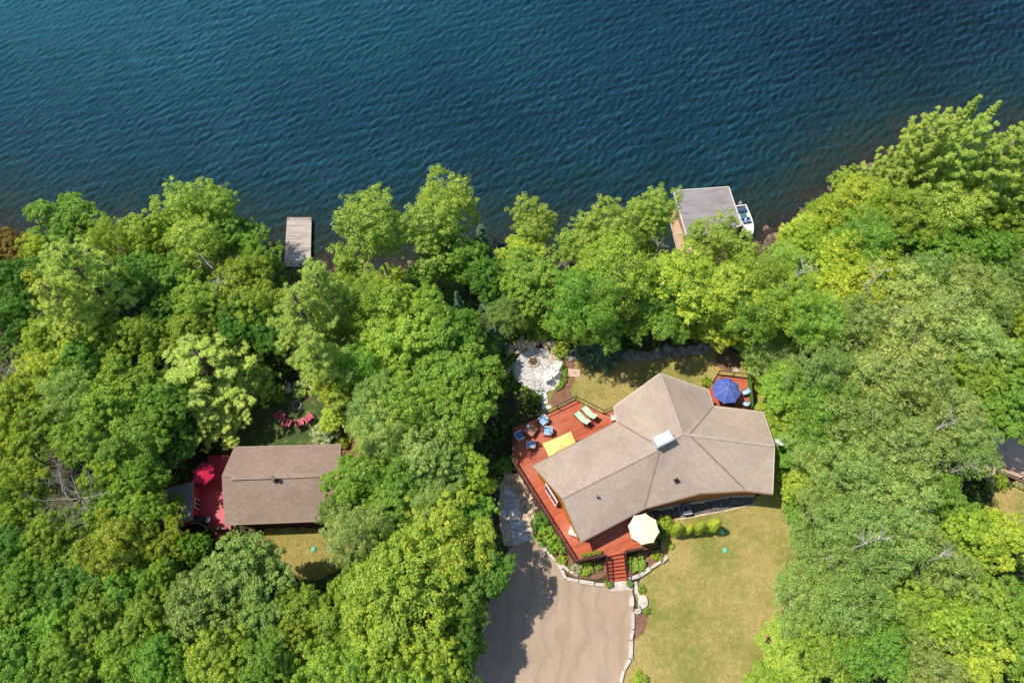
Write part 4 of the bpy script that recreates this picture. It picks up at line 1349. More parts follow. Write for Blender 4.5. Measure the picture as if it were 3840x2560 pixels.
 ('ash', 2150, 740, 74, 'A', 'large pale ash right of the topmost pale ash'),
 ('ash', 1975, 770, 70, 'A', 'pale ash below the broad yellow layered tree'),
 ('ash', 2070, 800, 76, 'A', 'pale ash with bare pale limbs in the upper grey-green wood'),
 ('ash', 2240, 790, 66, 'A', 'pale ash near the right edge, above the yellow tree'),
 ('maple', 2328, 740, 50, 'Y', 'yellow tree at the right edge level with the patio'),
 ('ash', 1890, 840, 66, 'a', 'dull green tree left in the grey-green wood'),
 ('ash', 1985, 870, 74, 'A', 'pale ash in the centre left of the grey-green wood'),
 ('ash', 2090, 900, 80, 'A', 'largest pale ash in the centre of the grey-green wood'),
 ('maple', 2310, 850, 70, 'B', 'bright maple at the right edge above the neighbouring deck'),
 ('maple', 2220, 880, 64, 'B', 'bright maple right of the largest pale ash'),
 ('ash', 1890, 940, 66, 'G', 'green tree right of the blue umbrella deck, second row'),
 ('ash', 1975, 980, 76, 'A', 'pale ash level with the right wing of the house'),
 ('ash', 2180, 965, 70, 'A', 'pale ash with a long bare limb near the neighbouring deck'),
 ('maple', 2318, 962, 60, 'G', 'green tree whose shadow falls on the neighbouring deck'),
 ('ash', 1880, 1040, 62, 'a', 'grey-green tree behind the satellite dish tree'),
 ('ash', 2080, 1030, 78, 'A', 'pale ash left of the neighbouring deck'),
 ('ash', 2212, 1035, 58, 'a', 'dull ash touching the neighbouring deck stairs'),
 ('ash', 1960, 1090, 72, 'a', 'grey-green ash level with the bottom of the house'),
 ('ash', 2050, 1140, 76, 'A', 'pale ash in the lower grey-green wood'),
 ('ash', 1890, 1160, 58, 'a', 'grey-green tree at the right edge of the front lawn, upper'),
 ('maple', 2160, 1145, 66, 'G', 'green maple below the dull ash by the deck stairs'),
 ('maple', 2215, 1210, 62, 'y', 'yellow-green maple left of the neighbouring lawn'),
 ('maple', 2285, 1240, 70, 'Y', 'yellow maple below the neighbouring lawn'),
 ('ash', 1960, 1200, 72, 'a', 'grey-green ash right of the front lawn, middle row'),
 ('ash', 2060, 1250, 76, 'a', 'grey-green ash left of the yellow maples'),
 ('ash', 1890, 1260, 66, 'a', 'grey-green tree bulging into the front lawn'),
 ('ash', 2165, 1310, 66, 'A', 'pale ash with a bare limb below the yellow maples'),
 ('ash', 1975, 1310, 70, 'a', 'dull ash in the lower right wood, second from the lawn'),
 ('ash', 1855, 1375, 78, 'a', 'dark grey-green tree at the lower right of the front lawn'),
 ('ash', 1940, 1400, 66, 'a', 'grey-green crown right of the dark lawn-edge tree'),
 ('maple', 2050, 1380, 76, 'B', 'bright maple in the lower right wood'),
 ('maple', 2240, 1420, 80, 'B', 'large bright maple near the lower right corner'),
 ('maple', 2150, 1440, 70, 'y', 'yellow-green maple in the lower right wood'),
 ('maple', 2330, 1400, 58, 'G', 'green maple at the right edge below the dark hollow'),
 ('maple', 1820, 1500, 68, 'y', 'bright yellow-green maple at the lower end of the front lawn'),
 ('maple', 1915, 1490, 70, 'B', 'bright maple right of the yellow-green one at the lawn end'),
 ('ash', 2020, 1500, 72, 'G', 'green tree on the bottom edge of the lower right wood'),
 ('ash', 2120, 1530, 70, 'A', 'pale ash on the bottom edge of the right wood'),
 ('maple', 2230, 1530, 74, 'y', 'yellow-green maple on the bottom edge near the right corner'),
 ('maple', 2330, 1500, 70, 'B', 'bright maple filling the bottom right corner'),
 ('maple', 1770, 1560, 50, 'B', 'bright crown cut by the bottom edge beside the lawn'),
 # --- bushes along the right edge of the lawn and beside the house
 ('bush', 1818, 1130, 26, 'y', 'yellow-green bush at the top right edge of the front lawn'),
 ('bush', 1822, 1180, 28, 'G', 'green bush second along the right edge of the front lawn'),
 ('bush', 1835, 1235, 24, 'y', 'small yellow bush third along the right edge of the front lawn'),
 ('bush', 1800, 1085, 24, 'y', 'yellow-green bush right of the house corner'),
 ('maple', 1845, 1110, 40, 'y', 'low yellow-green tree just right of the house corner'),
 ('bush', 1735, 845, 26, 'y', 'pale bush left of the feathery tree by the umbrella deck'),
 ('bush', 1745, 880, 22, 'y', 'yellow bush against the ivy screen of the umbrella deck'),
]
for row in FOREST:
    kind, X, Y, r_, col, lab = row[:6]
    plant(kind, X, Y, r_, col, lab, 'trees of the lakeside wood' if kind not in ('bush',) else 'wild bushes at the edge of the wood', row[6] if len(row) > 6 else None)

# garden plants (photo pixels)
GARDEN = [
 ('bush', 2027, 1955, 38, 'D', 'dark round shrub beside the red deck at the path'),
 ('bush', 2068, 1945, 26, 'B', 'bright shrub squeezed between the dark round shrub and the deck rail'),
 ('bush', 2045, 2005, 40, 'B', 'bright bushy shrub below the dark round shrub'),
 ('bush', 2092, 2038, 42, 'B', 'largest bright shrub at the left foot of the red deck'),
 ('bush', 2108, 2098, 22, 'y', 'small yellow-green shrub near the deck corner'),
 ('bush', 2165, 2128, 24, 'W', 'pale variegated plant in the bed left of the stairs'),
 ('bigleaf', 2203, 2132, 30, 'y', 'broad leaved yellow-green plant in the bed left of the stairs'),
 ('bush', 2243, 2122, 15, 'G', 'small green plant next to the stair rail'),
 ('bush', 2134, 2128, 11, 'G', 'tiny green plant between the stone rows'),
 ('bigleaf', 2388, 2118, 38, 'B', 'big broad leaved plant right of the red stairs'),
 ('bush', 2462, 2083, 24, 'Y', 'yellow leaved plant at the end of the right flower bed'),
 ('bush', 2407, 2206, 16, 'B', 'small ball shaped bush at the top of the lower lawn'),
 ('bush', 2424, 2291, 15, 'G', 'clipped round bush below the boulder slabs'),
 ('bush', 2480, 1995, 32, 'D', 'dark shrub behind the cream umbrella'),
 ('bigleaf', 2512, 2045, 17, 'Y', 'yellow flowering plant right of the dark shrub'),
 ('bush', 2495, 1960, 31, 'Y', 'rounded golden bush at the left end of the arborvitae row'),
 ('bush', 2400, 2552, 34, 'y', 'bright bush at the bottom edge beside the kerb'),
 ('bush', 2652, 1430, 24, 'y', 'bright bush at the house corner by the blue umbrella'),
 ('bush', 1219, 1622, 52, 'W', 'large cream variegated shrub behind the cottage'),
 ('bush', 1285, 1660, 28, 'o', 'reddish-olive shrub at the right rear corner of the cottage'),
 ('bush', 1120, 1470, 30, 'a', 'grey-green plant above the cottage fire pit'),
 ('bush', 1045, 1487, 22, 'y', 'yellow-green plant left of the cottage fire pit'),
 ('bush', 3755, 1805, 34, 'y', 'bright shrub beside the neighbouring deck stairs'),
 ('bush', 3825, 1815, 22, 'W', 'pale plants along the front of the neighbouring deck'),
 ('bush', 1895, 1745, 34, 'G', 'green shrub in the shade at the left corner of the red deck'),
]
for kind, X, Y, r_, col, lab in GARDEN:
    plant(kind, X, Y, r_, col, lab, 'garden shrubs and plants', None, False)
for i, (X, Y, r_) in enumerate([(2105, 1355, 11), (2112, 1372, 12), (2117, 1390, 12), (2118, 1408, 13), (2113, 1426, 13), (2104, 1442, 13), (2092, 1455, 12)]):
    plant('bush', X, Y, r_, 'B', 'small bright bush in the curved row between patio and back lawn', 'curved row of small bushes beside the patio', None, False)
for i, (X, Y, lb) in enumerate([(2541, 1984, 'tall golden arborvitae next to the rounded golden bush'), (2578, 1982, 'slimmest golden arborvitae, second in its row'),
                                (2624, 1977, 'golden arborvitae third in the row, beside the gravel strip'), (2674, 1967, 'golden arborvitae at the right end of the row, its shadow on the lawn')]):
    plant('arbor', X, Y, [22, 16, 21, 23][i], 'Y', lb, 'row of golden arborvitae on the front lawn', [3.0, 2.4, 2.9, 3.1][i], False)


# ---- bare trees
def dead_tree(name, label, base, H, spread, seed, lean=(0, 0), m=M_DEADWOOD, dens=1.0):
    rnd = random.Random(seed)
    t = thing(name, label, 'dead tree', base)
    tb, bb = MB(), MB()
    if dens <= 0.6: bb = tb
    top = Vector((lean[0], lean[1], H))
    n = 6
    pts = [Vector((0, 0, -.2)).lerp(top, i / n) + Vector((rnd.uniform(-.1, .1), rnd.uniform(-.1, .1), 0)) * (i > 0) for i in range(n + 1)]
    for i in range(n): tb.tube(pts[i], pts[i + 1], 0.16 * (1 - i / n * .85), 0.16 * (1 - (i + 1) / n * .85), 7, False)

    def branch(p, d, L, r, lev):
        q = p
        for s in range(3):
            d = (d + Vector((rnd.uniform(-.25, .25), rnd.uniform(-.25, .25), rnd.uniform(-.12, .25)))).normalized()
            q2 = q + d * L / 3
            bb.tube(q, q2, r, r * 0.72, 4 if lev else 5, False)
            r *= 0.72
            if lev < 2:
                for _ in range(2 if lev == 0 else int(2 * dens)):
                    sd = (d * 0.7 + Vector((rnd.uniform(-1, 1), rnd.uniform(-1, 1), rnd.uniform(-.2, .8)))).normalized()
                    branch(q2, sd, L * rnd.uniform(0.35, 0.6), r * 0.75, lev + 1)
            q = q2
    for k in range(int(13 * dens)):
        tt = rnd.uniform(0.35, 1.0)
        p = Vector((0, 0, 0)).lerp(top, tt)
        a = k * 2.4
        d = Vector((math.cos(a), math.sin(a), rnd.uniform(0.15, 0.9))).normalized()
        branch(p, d, spread * rnd.uniform(0.6, 1.0) * (1.25 - 0.6 * tt), 0.055, 0)
    tb.build('trunk', m, t)
    if bb is not tb: bb.build('branches', m, t)
    return t


g = at_h(150 * DS, 1140 * DS, 9.0)
dead_tree('dead_tree', 'large bare dead tree with grey twigs in the left wood', g, 10.0, 3.4, 3, (0.3, .2), dens=1.6)
g = at_h(490 * DS, 640 * DS, 9.5)
dead_tree('dead_tree', 'bare pale branches rising out of the wood on the left point', g, 11.0, 2.2, 4, (0.5, .2), M_BARKPALE, 0.8)
g = at_h(25 * DS, 845 * DS, 9)
dead_tree('dead_tree', 'bare dead twigs at the left edge of the photo', g, 10, 2.4, 5, (0, 0), M_DEADWOOD, 1.0)
g = at_h(742 * DS, 832 * DS, 9.5)
dead_tree('dead_tree', 'pale dead branches among the pines above the cottage yard', g, 10.5, 1.5, 6, (0.2, 0), M_BARKPALE, 0.7)
g = at_h(2230 * DS, 1062 * DS, 10.5)
dead_tree('dead_tree', 'pale bare limbs beside the neighbouring deck', g, 11, 1.8, 8, (0.6, .1), M_BARKPALE, 0.6)
g = at_h(1500 * DS, 575 * DS, 8)
dead_tree('dead_tree', 'leaning bare tree at the water left of the boathouse', g, 9.5, 1.6, 9, (0.8, .6), M_BARKPALE, 0.6)

for i_, (X_, Y_, lb_) in enumerate([(2055, 735, 'pale bare limb showing through the topmost pale ash'), (2000, 640, 'short pale snag among the yellow layered trees on the right'),
                                   (2175, 975, 'long bare limb lying over the pale ash by the neighbouring deck'), (1990, 1255, 'pale bare branch in the grey-green wood right of the front lawn'),
                                   (2160, 1285, 'bare branch above the pale ash below the yellow maples'), (1830, 620, 'thin white snag between the boat and the yellow lakeside tree')]):
    g = at_h(X_ * DS, Y_ * DS, 12.2)
    dead_tree('dead_tree', lb_, g, 12.9, 1.5, 30 + i_, (0.9, .5), M_BARKPALE, 0.55)

# ---- undergrowth: low leaves over the whole forest floor
ug = np.random.default_rng(5)
N0 = 21000
cx, cy_ = ug.uniform(-70, 82, N0), ug.uniform(-14, 68, N0)
d_ = shore_d(cx, cy_)
ok = (d_ > 0.8)
for pg in CLEAR: ok &= ~in_poly(cx, cy_, pg)
# keep only near the view
vx = np.abs(cx) < (62 - 0 + cy_ * .0) * 0 + 53 + cy_ * 0.42
ok &= vx
cx, cy_ = cx[ok], cy_[ok]
cz = terrain(cx, cy_)
K = 13
h = np.repeat(ug.gamma(2.0, 0.35, len(cx)), K)
pos = np.stack([np.repeat(cx, K) + ug.normal(0, .38, len(cx) * K), np.repeat(cy_, K) + ug.normal(0, .38, len(cx) * K), np.repeat(cz, K) + 0.12 + h * ug.uniform(0.3, 1, len(cx) * K)], 1)
for pg in CLEAR[:9]:
    kk = ~in_poly(pos[:, 0], pos[:, 1], pg)
    pos = pos[kk]
nr = np.array([0, 0, 0.9]) + ug.normal(0, .6, pos.shape)
n = len(pos)
sz = ug.uniform(0.5, 1.4, n)
V, F, v = leaf_quads(pos, nr, ug.normal(0, 1, (n, 3)), 0.34 * sz, 0.24 * sz, ug)
und = link_mesh('undergrowth', np_mesh('undergrowth', V, F, {'v': ('FACE', v)}), M_LEAF)
und.color = (0.16, 0.28, 0.03, 1)
tag(und, 'low leafy ground cover under the trees', 'ground cover', kind='stuff')

# ---- tufts of dry grass on the lawns
tg = np.random.default_rng(8)
TP, TV = [], []
for L, nT in ((LAWN_FRONT, 1300), (LAWN_BACK, 900), (LAWN_COTTAGE, 250), (LAWN_NEXT, 300)):
    pg = poly(L)
    xs, ys = [q[0] for q in pg], [q[1] for q in pg]
    x, y = tg.uniform(min(xs), max(xs), nT * 2), tg.uniform(min(ys), max(ys), nT * 2)
    k = in_poly(x, y, pg)
    for S in soils + [GRAVEL, DARK_LAWN]: k &= ~in_poly(x, y, poly(S))
    TP.append(np.stack([x[k], y[k], np.full(k.sum(), 0.05)], 1))
pos = np.concatenate(TP)
n = len(pos)
sz = tg.uniform(0.5, 1.5, n)
V, F, v = leaf_quads(pos, np.array([0, 0, 1.2]) + tg.normal(0, .5, (n, 3)), tg.normal(0, 1, (n, 3)), 0.16 * sz, 0.09 * sz, tg)
gr_ = link_mesh('grass', np_mesh('grass', V, F, {'v': ('FACE', v)}), M_BLADE)
gr_.color = (0.40, 0.34, 0.11, 1)
tag(gr_, 'short dry grass tufts on the lawns', 'grass', kind='stuff')

# ---- leaf litter blown onto the driveway and the stone path
lg = np.random.default_rng(21)
LP = []
for L, nT, side in ((DRIVE, 600, True), (PATHAREA, 300, False), (PATIO, 160, False)):
    pg = poly(L)
    xs, ys = [q[0] for q in pg], [q[1] for q in pg]
    x = (min(xs) + (max(xs) - min(xs)) * lg.beta(1.0, 2.6, nT * 2)) if side else lg.uniform(min(xs), max(xs), nT * 2)
    y = lg.uniform(max(min(ys), -4), max(ys), nT * 2)
    k = in_poly(x, y, pg)
    LP.append(np.stack([x[k], y[k], np.full(k.sum(), 0.035 if side else 0.13)], 1))
pos = np.concatenate(LP)
n = len(pos)
sz = lg.uniform(0.5, 1.5, n)
V, F, v = leaf_quads(pos, np.array([0, 0, 1.0]) + lg.normal(0, .25, (n, 3)), lg.normal(0, 1, (n, 3)), 0.085 * sz, 0.055 * sz, lg)
lit = link_mesh('leaf_litter', np_mesh('leaf_litter', V, F, {'v': ('FACE', v)}), M_LEAF)
lit.color = (0.36, 0.26, 0.11, 1)
tag(lit, 'fallen leaves scattered over the driveway and the stone path', 'fallen leaves', kind='stuff')
# ================================================================== BUILDINGS
def cen(ps): return sum((Vector(p) for p in ps), Vector((0, 0, 0))) / len(ps)


def inset(pts, d):
    """2-D polygon moved inward by d"""
    n = len(pts)
    area = sum(pts[i].x * pts[(i + 1) % n].y - pts[(i + 1) % n].x * pts[i].y for i in range(n))
    s = 1 if area > 0 else -1
    out = []
    for i in range(n):
        a, b, c = pts[i - 1], pts[i], pts[(i + 1) % n]
        d1, d2 = Vector((b.x - a.x, b.y - a.y)).normalized(), Vector((c.x - b.x, c.y - b.y)).normalized()
        n1, n2 = Vector((-d1.y, d1.x)) * s, Vector((-d2.y, d2.x)) * s
        m = (n1 + n2)
        if m.length < 0.2: m = n1
        m.normalize()
        k = d / max(0.4, m.dot(n1))
        out.append(Vector((b.x + m.x * k, b.y + m.y * k, b.z)))
    return out


def roof_solid(b, faces, outline, th=0.18):
    """top faces + underside + rim"""
    for f in faces: b.face(f)
    dz = Vector((0, 0, -th))
    for f in faces: b.face([Vector(p) + dz for p in reversed(f)])
    n = len(outline)
    for i in range(n):
        p, q = Vector(outline[i]), Vector(outline[(i + 1) % n])
        b.face([p, q, q + dz, p + dz])
    return b


def rim(b, outline, w_=0.05, h=0.2, dz=-0.095, skip=()):
    n = len(outline)
    for i in range(n):
        if i in skip: continue
        p, q = Vector(outline[i]), Vector(outline[(i + 1) % n])
        b.bar(p + Vector((0, 0, dz)), q + Vector((0, 0, dz)), w_, h)
    return b


def add_opening(parent, p, q, t, wd, z0, z1, kind='window', mf=None, org=None, pane=None):
    """window or door on the wall p-q (p, q ordered so that outside is on the right hand)"""
    p, q = Vector((p.x, p.y, 0)), Vector((q.x, q.y, 0))
    d = (q - p).normalized()
    nrm = Vector((d.y, -d.x, 0))
    c = p + d * ((q - p).length * t)
    o = Vector(org)
    fr = MB()
    a = math.atan2(d.y, d.x)
    zc, hh = (z0 + z1) / 2, z1 - z0
    bt = 0.09
    cc = c + nrm * 0.03
    for sx in (-1, 1):
        pp = cc + d * (sx * (wd / 2 - bt / 2))
        fr.box((pp.x, pp.y, zc), (bt, 0.1, hh), a)
    for z in (z0 + bt / 2, z1 - bt / 2): fr.box((cc.x, cc.y, z), (wd - 2 * bt, 0.1, bt), a)
    fr.box((cc.x, cc.y, zc), (0.06, 0.09, hh - 2 * bt), a)
    f = fr.build(kind, mf or M_WHITE, parent, o)
    g = MB()
    pc = c + nrm * 0.02
    g.box((pc.x, pc.y, zc), (wd - 2 * bt, 0.05, hh - 2 * bt), a)
    g.build('pane', pane or M_GLASS, f, o)
    return f


# ---------------------------------------------------------------- main house
ZE = 3.6
H_ = {}
for k_, x, y, z in [('A', 1999, 1747, ZE), ('N', 2314, 1581, ZE), ('M', 2301, 1525, ZE), ('L', 2474, 1399, 5.0), ('K', 2656, 1462, ZE), ('J', 2676, 1523, ZE), ('I', 2862, 1545, ZE), ('H', 2905, 1671, 4.8),
                    ('G', 2898, 1849, ZE), ('F', 2796, 1837, ZE), ('E', 2626, 1846, ZE), ('D', 2417, 1903, ZE), ('C', 2178, 2029, ZE), ('R', 2105, 1865, 5.05), ('O', 2557, 1625, 5.6), ('Q', 2585, 1630, 5.5), ('T', 2477, 1678, 5.4)]:
    H_[k_] = P(x, y, z)
org = Vector((14.0, 18.0, 0))
house = thing('cottage_house', 'large log house with a star shaped tan shingle roof and white chimney', 'house', org)
fcs = [[H_[c] for c in s] for s in ('ANTR', 'RTDC', 'NMLOT', 'TOED', 'OQFE', 'OLKJQ', 'QJIH', 'QHGF')]
fcs = [list(reversed(f)) if (f[1] - f[0]).cross(f[2] - f[0]).z < 0 else f for f in fcs]
outl = [H_[c] for c in 'ANMLKJIHGFEDCR']
roof_solid(MB(), fcs, outl).build('roof', M_SHINGLE, house, org)
rim(MB(), outl, skip=(0, 10, 11, 12, 13, 9, 8)).build('fascia', M_TRIM, house, org)
fz = MB()
fo = outl
for i in (0, 8, 9, 10, 11, 12, 13):
    fz.bar(fo[i] + Vector((0, 0, -.095)), fo[(i + 1) % 14] + Vector((0, 0, -.095)), 0.05, 0.2)
f2 = fz.build('fascia', plain('tan_fascia', (0.40, 0.29, 0.22), 0.6, 0.15, 2, space='pos'), house, org)
f2['label'] = 'tan painted fascia'
rb = MB()
for a, b_ in ('RT', 'TO', 'LO', 'OE', 'QH', 'OQ'):
    up = Vector((0, 0, 0.015))
    rb.bar(H_[a] + up, H_[b_] + up, 0.26, 0.05)
rb.build('ridge_cap', M_RIDGE, house, org)
vb = MB()
for a, b_ in ('NT', 'DT', 'JQ', 'FQ'):
    up = Vector((0, 0, 0.012))
    vb.bar(H_[a].lerp(H_[b_], .02) + up, H_[a].lerp(H_[b_], .97) + up, 0.13, 0.03)
vb.build('valley_flashing', M_VALLEY, house, org)
for a, b_ in ('CD', 'DE', 'EF', 'AN', 'IJ', 'FG'):
    o = Vector((0, -0.07 if a in 'CDEF' else 0.07, -0.10))
    MB().bar(H_[a] + o, H_[b_] + o, 0.11, 0.11).build('gutter', M_BROWNTRIM, house, org)
# walls
wout = inset([H_[c] for c in 'ANMLKJIHGFDCR'], 0.5)
wn = dict(zip('ANMLKJIHGFDCR', wout))
dA = (H_['C'] - H_['A']); dA.z = 0; dA.normalize()
nA = Vector((-dA.y, dA.x, 0)) if Vector((-dA.y, dA.x, 0)).dot(Vector((14, 18, 0)) - H_['A']) > 0 else Vector((dA.y, -dA.x, 0))
for c in 'ACR': wn[c] = wn[c] - nA * 0.33
wn['D'] = P(2431, 1913, 0); wn['F'] = P(2745, 1861, 0)
wtop = {c: (3.5 if c not in 'LHR' else H_[c].z - 0.32) for c in wn}
for c in 'DF': wtop[c] = 3.42
wb, gb = MB(), MB()
seq = 'ANMLKJIHGFDCR'
for i, c in enumerate(seq):
    e = seq[(i + 1) % len(seq)]
    p, q = wn[c], wn[e]
    (gb if (c + e) in ('CR', 'RA') else wb).face([(q.x, q.y, -0.1), (p.x, p.y, -0.1), (p.x, p.y, wtop[c]), (q.x, q.y, wtop[e])])
wb.build('wall', M_SIDING, house, org)
gw = gb.build('wall', M_LOG, house, org)
gw['label'] = 'amber log gable wall'
fb = MB()
for c, e in ('DF', 'FG'):
    p, q = wn[c], wn[e]
    fb.bar((p.x, p.y - .03, 0.2), (q.x, q.y - .03, 0.2), 0.08, 0.4)
fb.build('foundation', M_STONE, house, org)
# openings, each listed with the outside on the right hand
add_opening(house, wn['A'], wn['C'], 0.34, 1.9, 1.25, 3.2, 'door', M_WHITE, org)
add_opening(house, wn['C'], wn['D'], 0.55, 1.0, 1.22, 3.2, 'door', M_WHITE, org)
add_opening(house, wn['G'], wn['H'], 0.5, 1.4, 1.4, 2.7, 'window', M_WHITE, org)
for t in (0.3, 0.6): add_opening(house, wn['N'], wn['A'], t, 1.8, 1.4, 3.1, 'window', M_WHITE, org)
for a, b_ in ('LM', 'KL'): add_opening(house, wn[a], wn[b_], 0.5, 2.6, 1.2, 3.2, 'window', M_WHITE, org)
# chimney
ch = P(2489, 1644, 6.3)
ca = math.atan2((H_['T'] - H_['R']).y, (H_['T'] - H_['R']).x)
cm = MB().box((ch.x, ch.y, 5.5), (1.5, .8, 1.6), ca).build('chimney', M_WHMETAL, house, org)
cap = MB().box((ch.x, ch.y, 6.33), (1.68, .98, 0.06), ca).box((ch.x, ch.y, 6.41), (1.65, .95, 0.1), ca, taper=0.86)
cap.build('chimney_cap', M_WHMETAL, cm, org)


def roof_pipe(px, py, z, parent, o, name='vent_pipe', h=0.5, r=0.07, boxy=True):
    p = P(px, py, z)
    b = MB()
    if boxy:
        b.box((p.x, p.y, z + 0.06), (0.42, 0.42, 0.12), 0.5, taper=0.85)
    b.tube((p.x, p.y, z - .3), (p.x, p.y, z + h), r, r, 8).tube((p.x, p.y, z + h), (p.x, p.y, z + h + .08), r * 1.6, r * 1.3, 8)
    return b.build(name, M_BLACKMETAL, parent, o)


roof_pipe(2240, 1868, 4.45, house, org)
roof_pipe(2537, 1802, 4.2, house, org, h=0.4)
# satellite dish on the right gable
dp = P(2921, 1661, 4.2)
db = MB().lathe([(0.02, 0.0), (0.16, 0.012), (0.30, 0.05), (0.42, 0.11), (0.43, 0.10), (0.30, 0.03), (0.0, -0.02)], (0, 0, 0), 18)
rotm = Matrix.Rotation(R(-35), 3, 'X') @ Matrix.Rotation(R(15), 3, 'Y')
db.v = [tuple(rotm @ Vector(v) + dp) for v in db.v]
dish = db.build('satellite_dish', M_WHITE, house, org)
MB().tube((dp.x, dp.y, dp.z), (dp.x - .35, dp.y, dp.z - .5), 0.03).tube(dp, dp + rotm @ Vector((0, 0, .4)), 0.02).build('dish_arm', M_GREYPL, dish, org)
# white wall pipes over the gravel
for nm, pts in (('conduit', [(2470, 1908), (2522, 1898)]), ('conduit', [(2585, 1884), (2640, 1878)])):
    a, b_ = P(*pts[0], 0.35), P(*pts[1], 0.35)
    MB().tube(a + Vector((0, -.1, 0)), b_ + Vector((0, -.1, 0)), 0.04).tube(b_ + Vector((0, -.1, 0)), b_ + Vector((0.05, -.1, -.35)), 0.04).build(nm, M_WHITE, house, org)

# ---------------------------------------------------------------- railings, decks


def railing(parent, p, q, org, h=1.02, style='metal', m=None, gap=1.9, ends=(True, True)):
    """one straight run of rail; posts are sub-parts"""
    p, q = Vector(p), Vector(q)
    d = q - p
    L = d.length
    dn = d.normalized()
    up = Vector((0, 0, 1))
    m = m or M_BLACKMETAL
    b = MB()
    n = max(1, round(L / gap))
    if style == 'wood':
        b.bar(p + up * h, q + up * h, 0.14, 0.05).bar(p + up * (h - .1), q + up * (h - .1), 0.05, 0.09).bar(p + up * .12, q + up * .12, 0.05, 0.09)
        k = int(L / 0.125)
        for i in range(k):
            r_ = p + d * ((i + .5) / k)
            b.bar(r_ + up * .14, r_ + up * (h - .1), 0.035, 0.035)
    else:
        b.bar(p + up * h, q + up * h, 0.06, 0.05).bar(p + up * .1, q + up * .1, 0.05, 0.05)
        k = int(L / 0.42)
        for i in range(k):
            r_ = p + d * ((i + .5) / k)
            b.bar(r_ + up * .12, r_ + up * (h - .02), 0.012, 0.012)
    ro = b.build('railing', m, parent, org)
    for i in range(n + 1):
        if (i == 0 and not ends[0]) or (i == n and not ends[1]): continue
        r_ = p + d * (i / n)
        w_ = 0.10 if style == 'wood' else 0.075
        MB().box((r_.x, r_.y, r_.z + (h + .04) / 2), (w_, w_, h + .04), math.atan2(dn.y, dn.x)).build('post', m, ro, org)
    return ro


def deck_platform(parent, px, z, m, mf, org, skirt=None, th=0.06):
    pts = [P(x, y, z) for x, y in px]
    MB().prism([(q.x, q.y) for q in pts], z - th, z).build('deck_boards', m, parent, org)
    b = MB()
    n = len(pts)
    ins = inset(pts, 0.03)
    for i in range(n): b.bar(ins[i] + Vector((0, 0, -th - .13)), ins[(i + 1) % n] + Vector((0, 0, -th - .13)), 0.05, 0.25)
    b.build('fascia', mf, parent, org)
    return pts


ZD = 1.2
MAIN_DECK = [(2158, 1500), (2019, 1568), (1925, 1603), (1921, 1736), (2038, 1920), (2155, 2109), (2271, 2086), (2339, 2074), (2462, 2050), (2431, 1915), (2350, 1930), (2220, 1975), (2060, 1735), (2325, 1600), (2301, 1538), (2261, 1552)]
org = P(2100, 1700, 0)
deck = thing('wooden_deck', 'red boarded deck wrapping round the left side of the log house', 'deck', org)
deck_platform(deck, MAIN_DECK, ZD, M_DECK, M_FASCIA, org)
D = lambda x, y: P(x, y, ZD)
for a, b_ in [((1925, 1603), (2019, 1568)), ((2019, 1568), (2158, 1500)), ((2158, 1500), (2261, 1552)), ((2261, 1552), (2300, 1537))]:
    railing(deck, D(*a), D(*b_), org, 1.02, 'metal', M_BLACKMETAL, 2.2, (True, True) if a == (1925, 1603) else (False, True))
railing(deck, D(1925, 1605), D(1923, 1736), org, 1.02, 'wood', M_DARKRAIL, 1.8, (False, True))
railing(deck, D(1923, 1738), D(2154, 2106), org, 1.02, 'wood', M_DARKRAIL, 1.9, (False, True))
railing(deck, D(2157, 2107), D(2267, 2085), org, 1.02, 'wood', M_DARKRAIL, 1.5, (False, True))
railing(deck, D(2343, 2072), D(2460, 2049), org, 1.02, 'wood', M_DARKRAIL, 1.5, (True, True))
railing(deck, D(2460, 2047), D(2436, 1935), org, 1.02, 'metal', M_DARKRAIL, 1.5, (False, True))
sk = MB()
for a, b_ in [((1921, 1736), (2155, 2109)), ((2155, 2109), (2271, 2086)), ((2339, 2074), (2462, 2050))]:
    p, q = D(*a), D(*b_)
    k = Vector((0.08 if a[0] < 2155 else 0, 0.08, 0))
    p, q = p + k, q + k
    sk.face([(p.x, p.y, 0), (q.x, q.y, 0), (q.x, q.y, 0.9), (p.x, p.y, 0.9)])
sk.build('skirting', M_FASCIA, deck, org)
for x, y in [(1928, 1610), (1926, 1730), (1985, 1835), (2020, 1572), (2156, 1506), (2258, 1556)]:
    p = D(x, y)
    MB().box((p.x, p.y, 0.45), (0.14, 0.14, 0.92)).build('support_post', M_OAK, deck, org)
# stairs
TL, TR_, BL, BR = P(2272, 2088, ZD), P(2340, 2076, ZD), P(2279, 2183, 0), P(2349, 2176, 0)
st = thing('staircase', 'red painted wooden stairs from the deck down to the driveway', 'stairs', (BL + BR) / 2)
so_ = (BL + BR) / 2
NT = 7
for i in range(NT):
    f0, f1 = i / NT, (i + 1) / NT - 0.012
    z = ZD - (i + 1) * ZD / (NT + 1)
    a, b_, c, d = TL.lerp(BL, f0), TR_.lerp(BR, f0), TR_.lerp(BR, f1), TL.lerp(BL, f1)
    MB().prism([(q.x, q.y) for q in (a, b_, c, d)], z - 0.05, z).build('tread', M_STAIR, st, so_)
    a2, b2 = TL.lerp(BL, f0 + .012), TR_.lerp(BR, f0 + .012)
    MB().bar((a2.x, a2.y, z + .055), (b2.x, b2.y, z + .055), 0.02, 0.09).build('riser', M_DARKRAIL, st, so_)
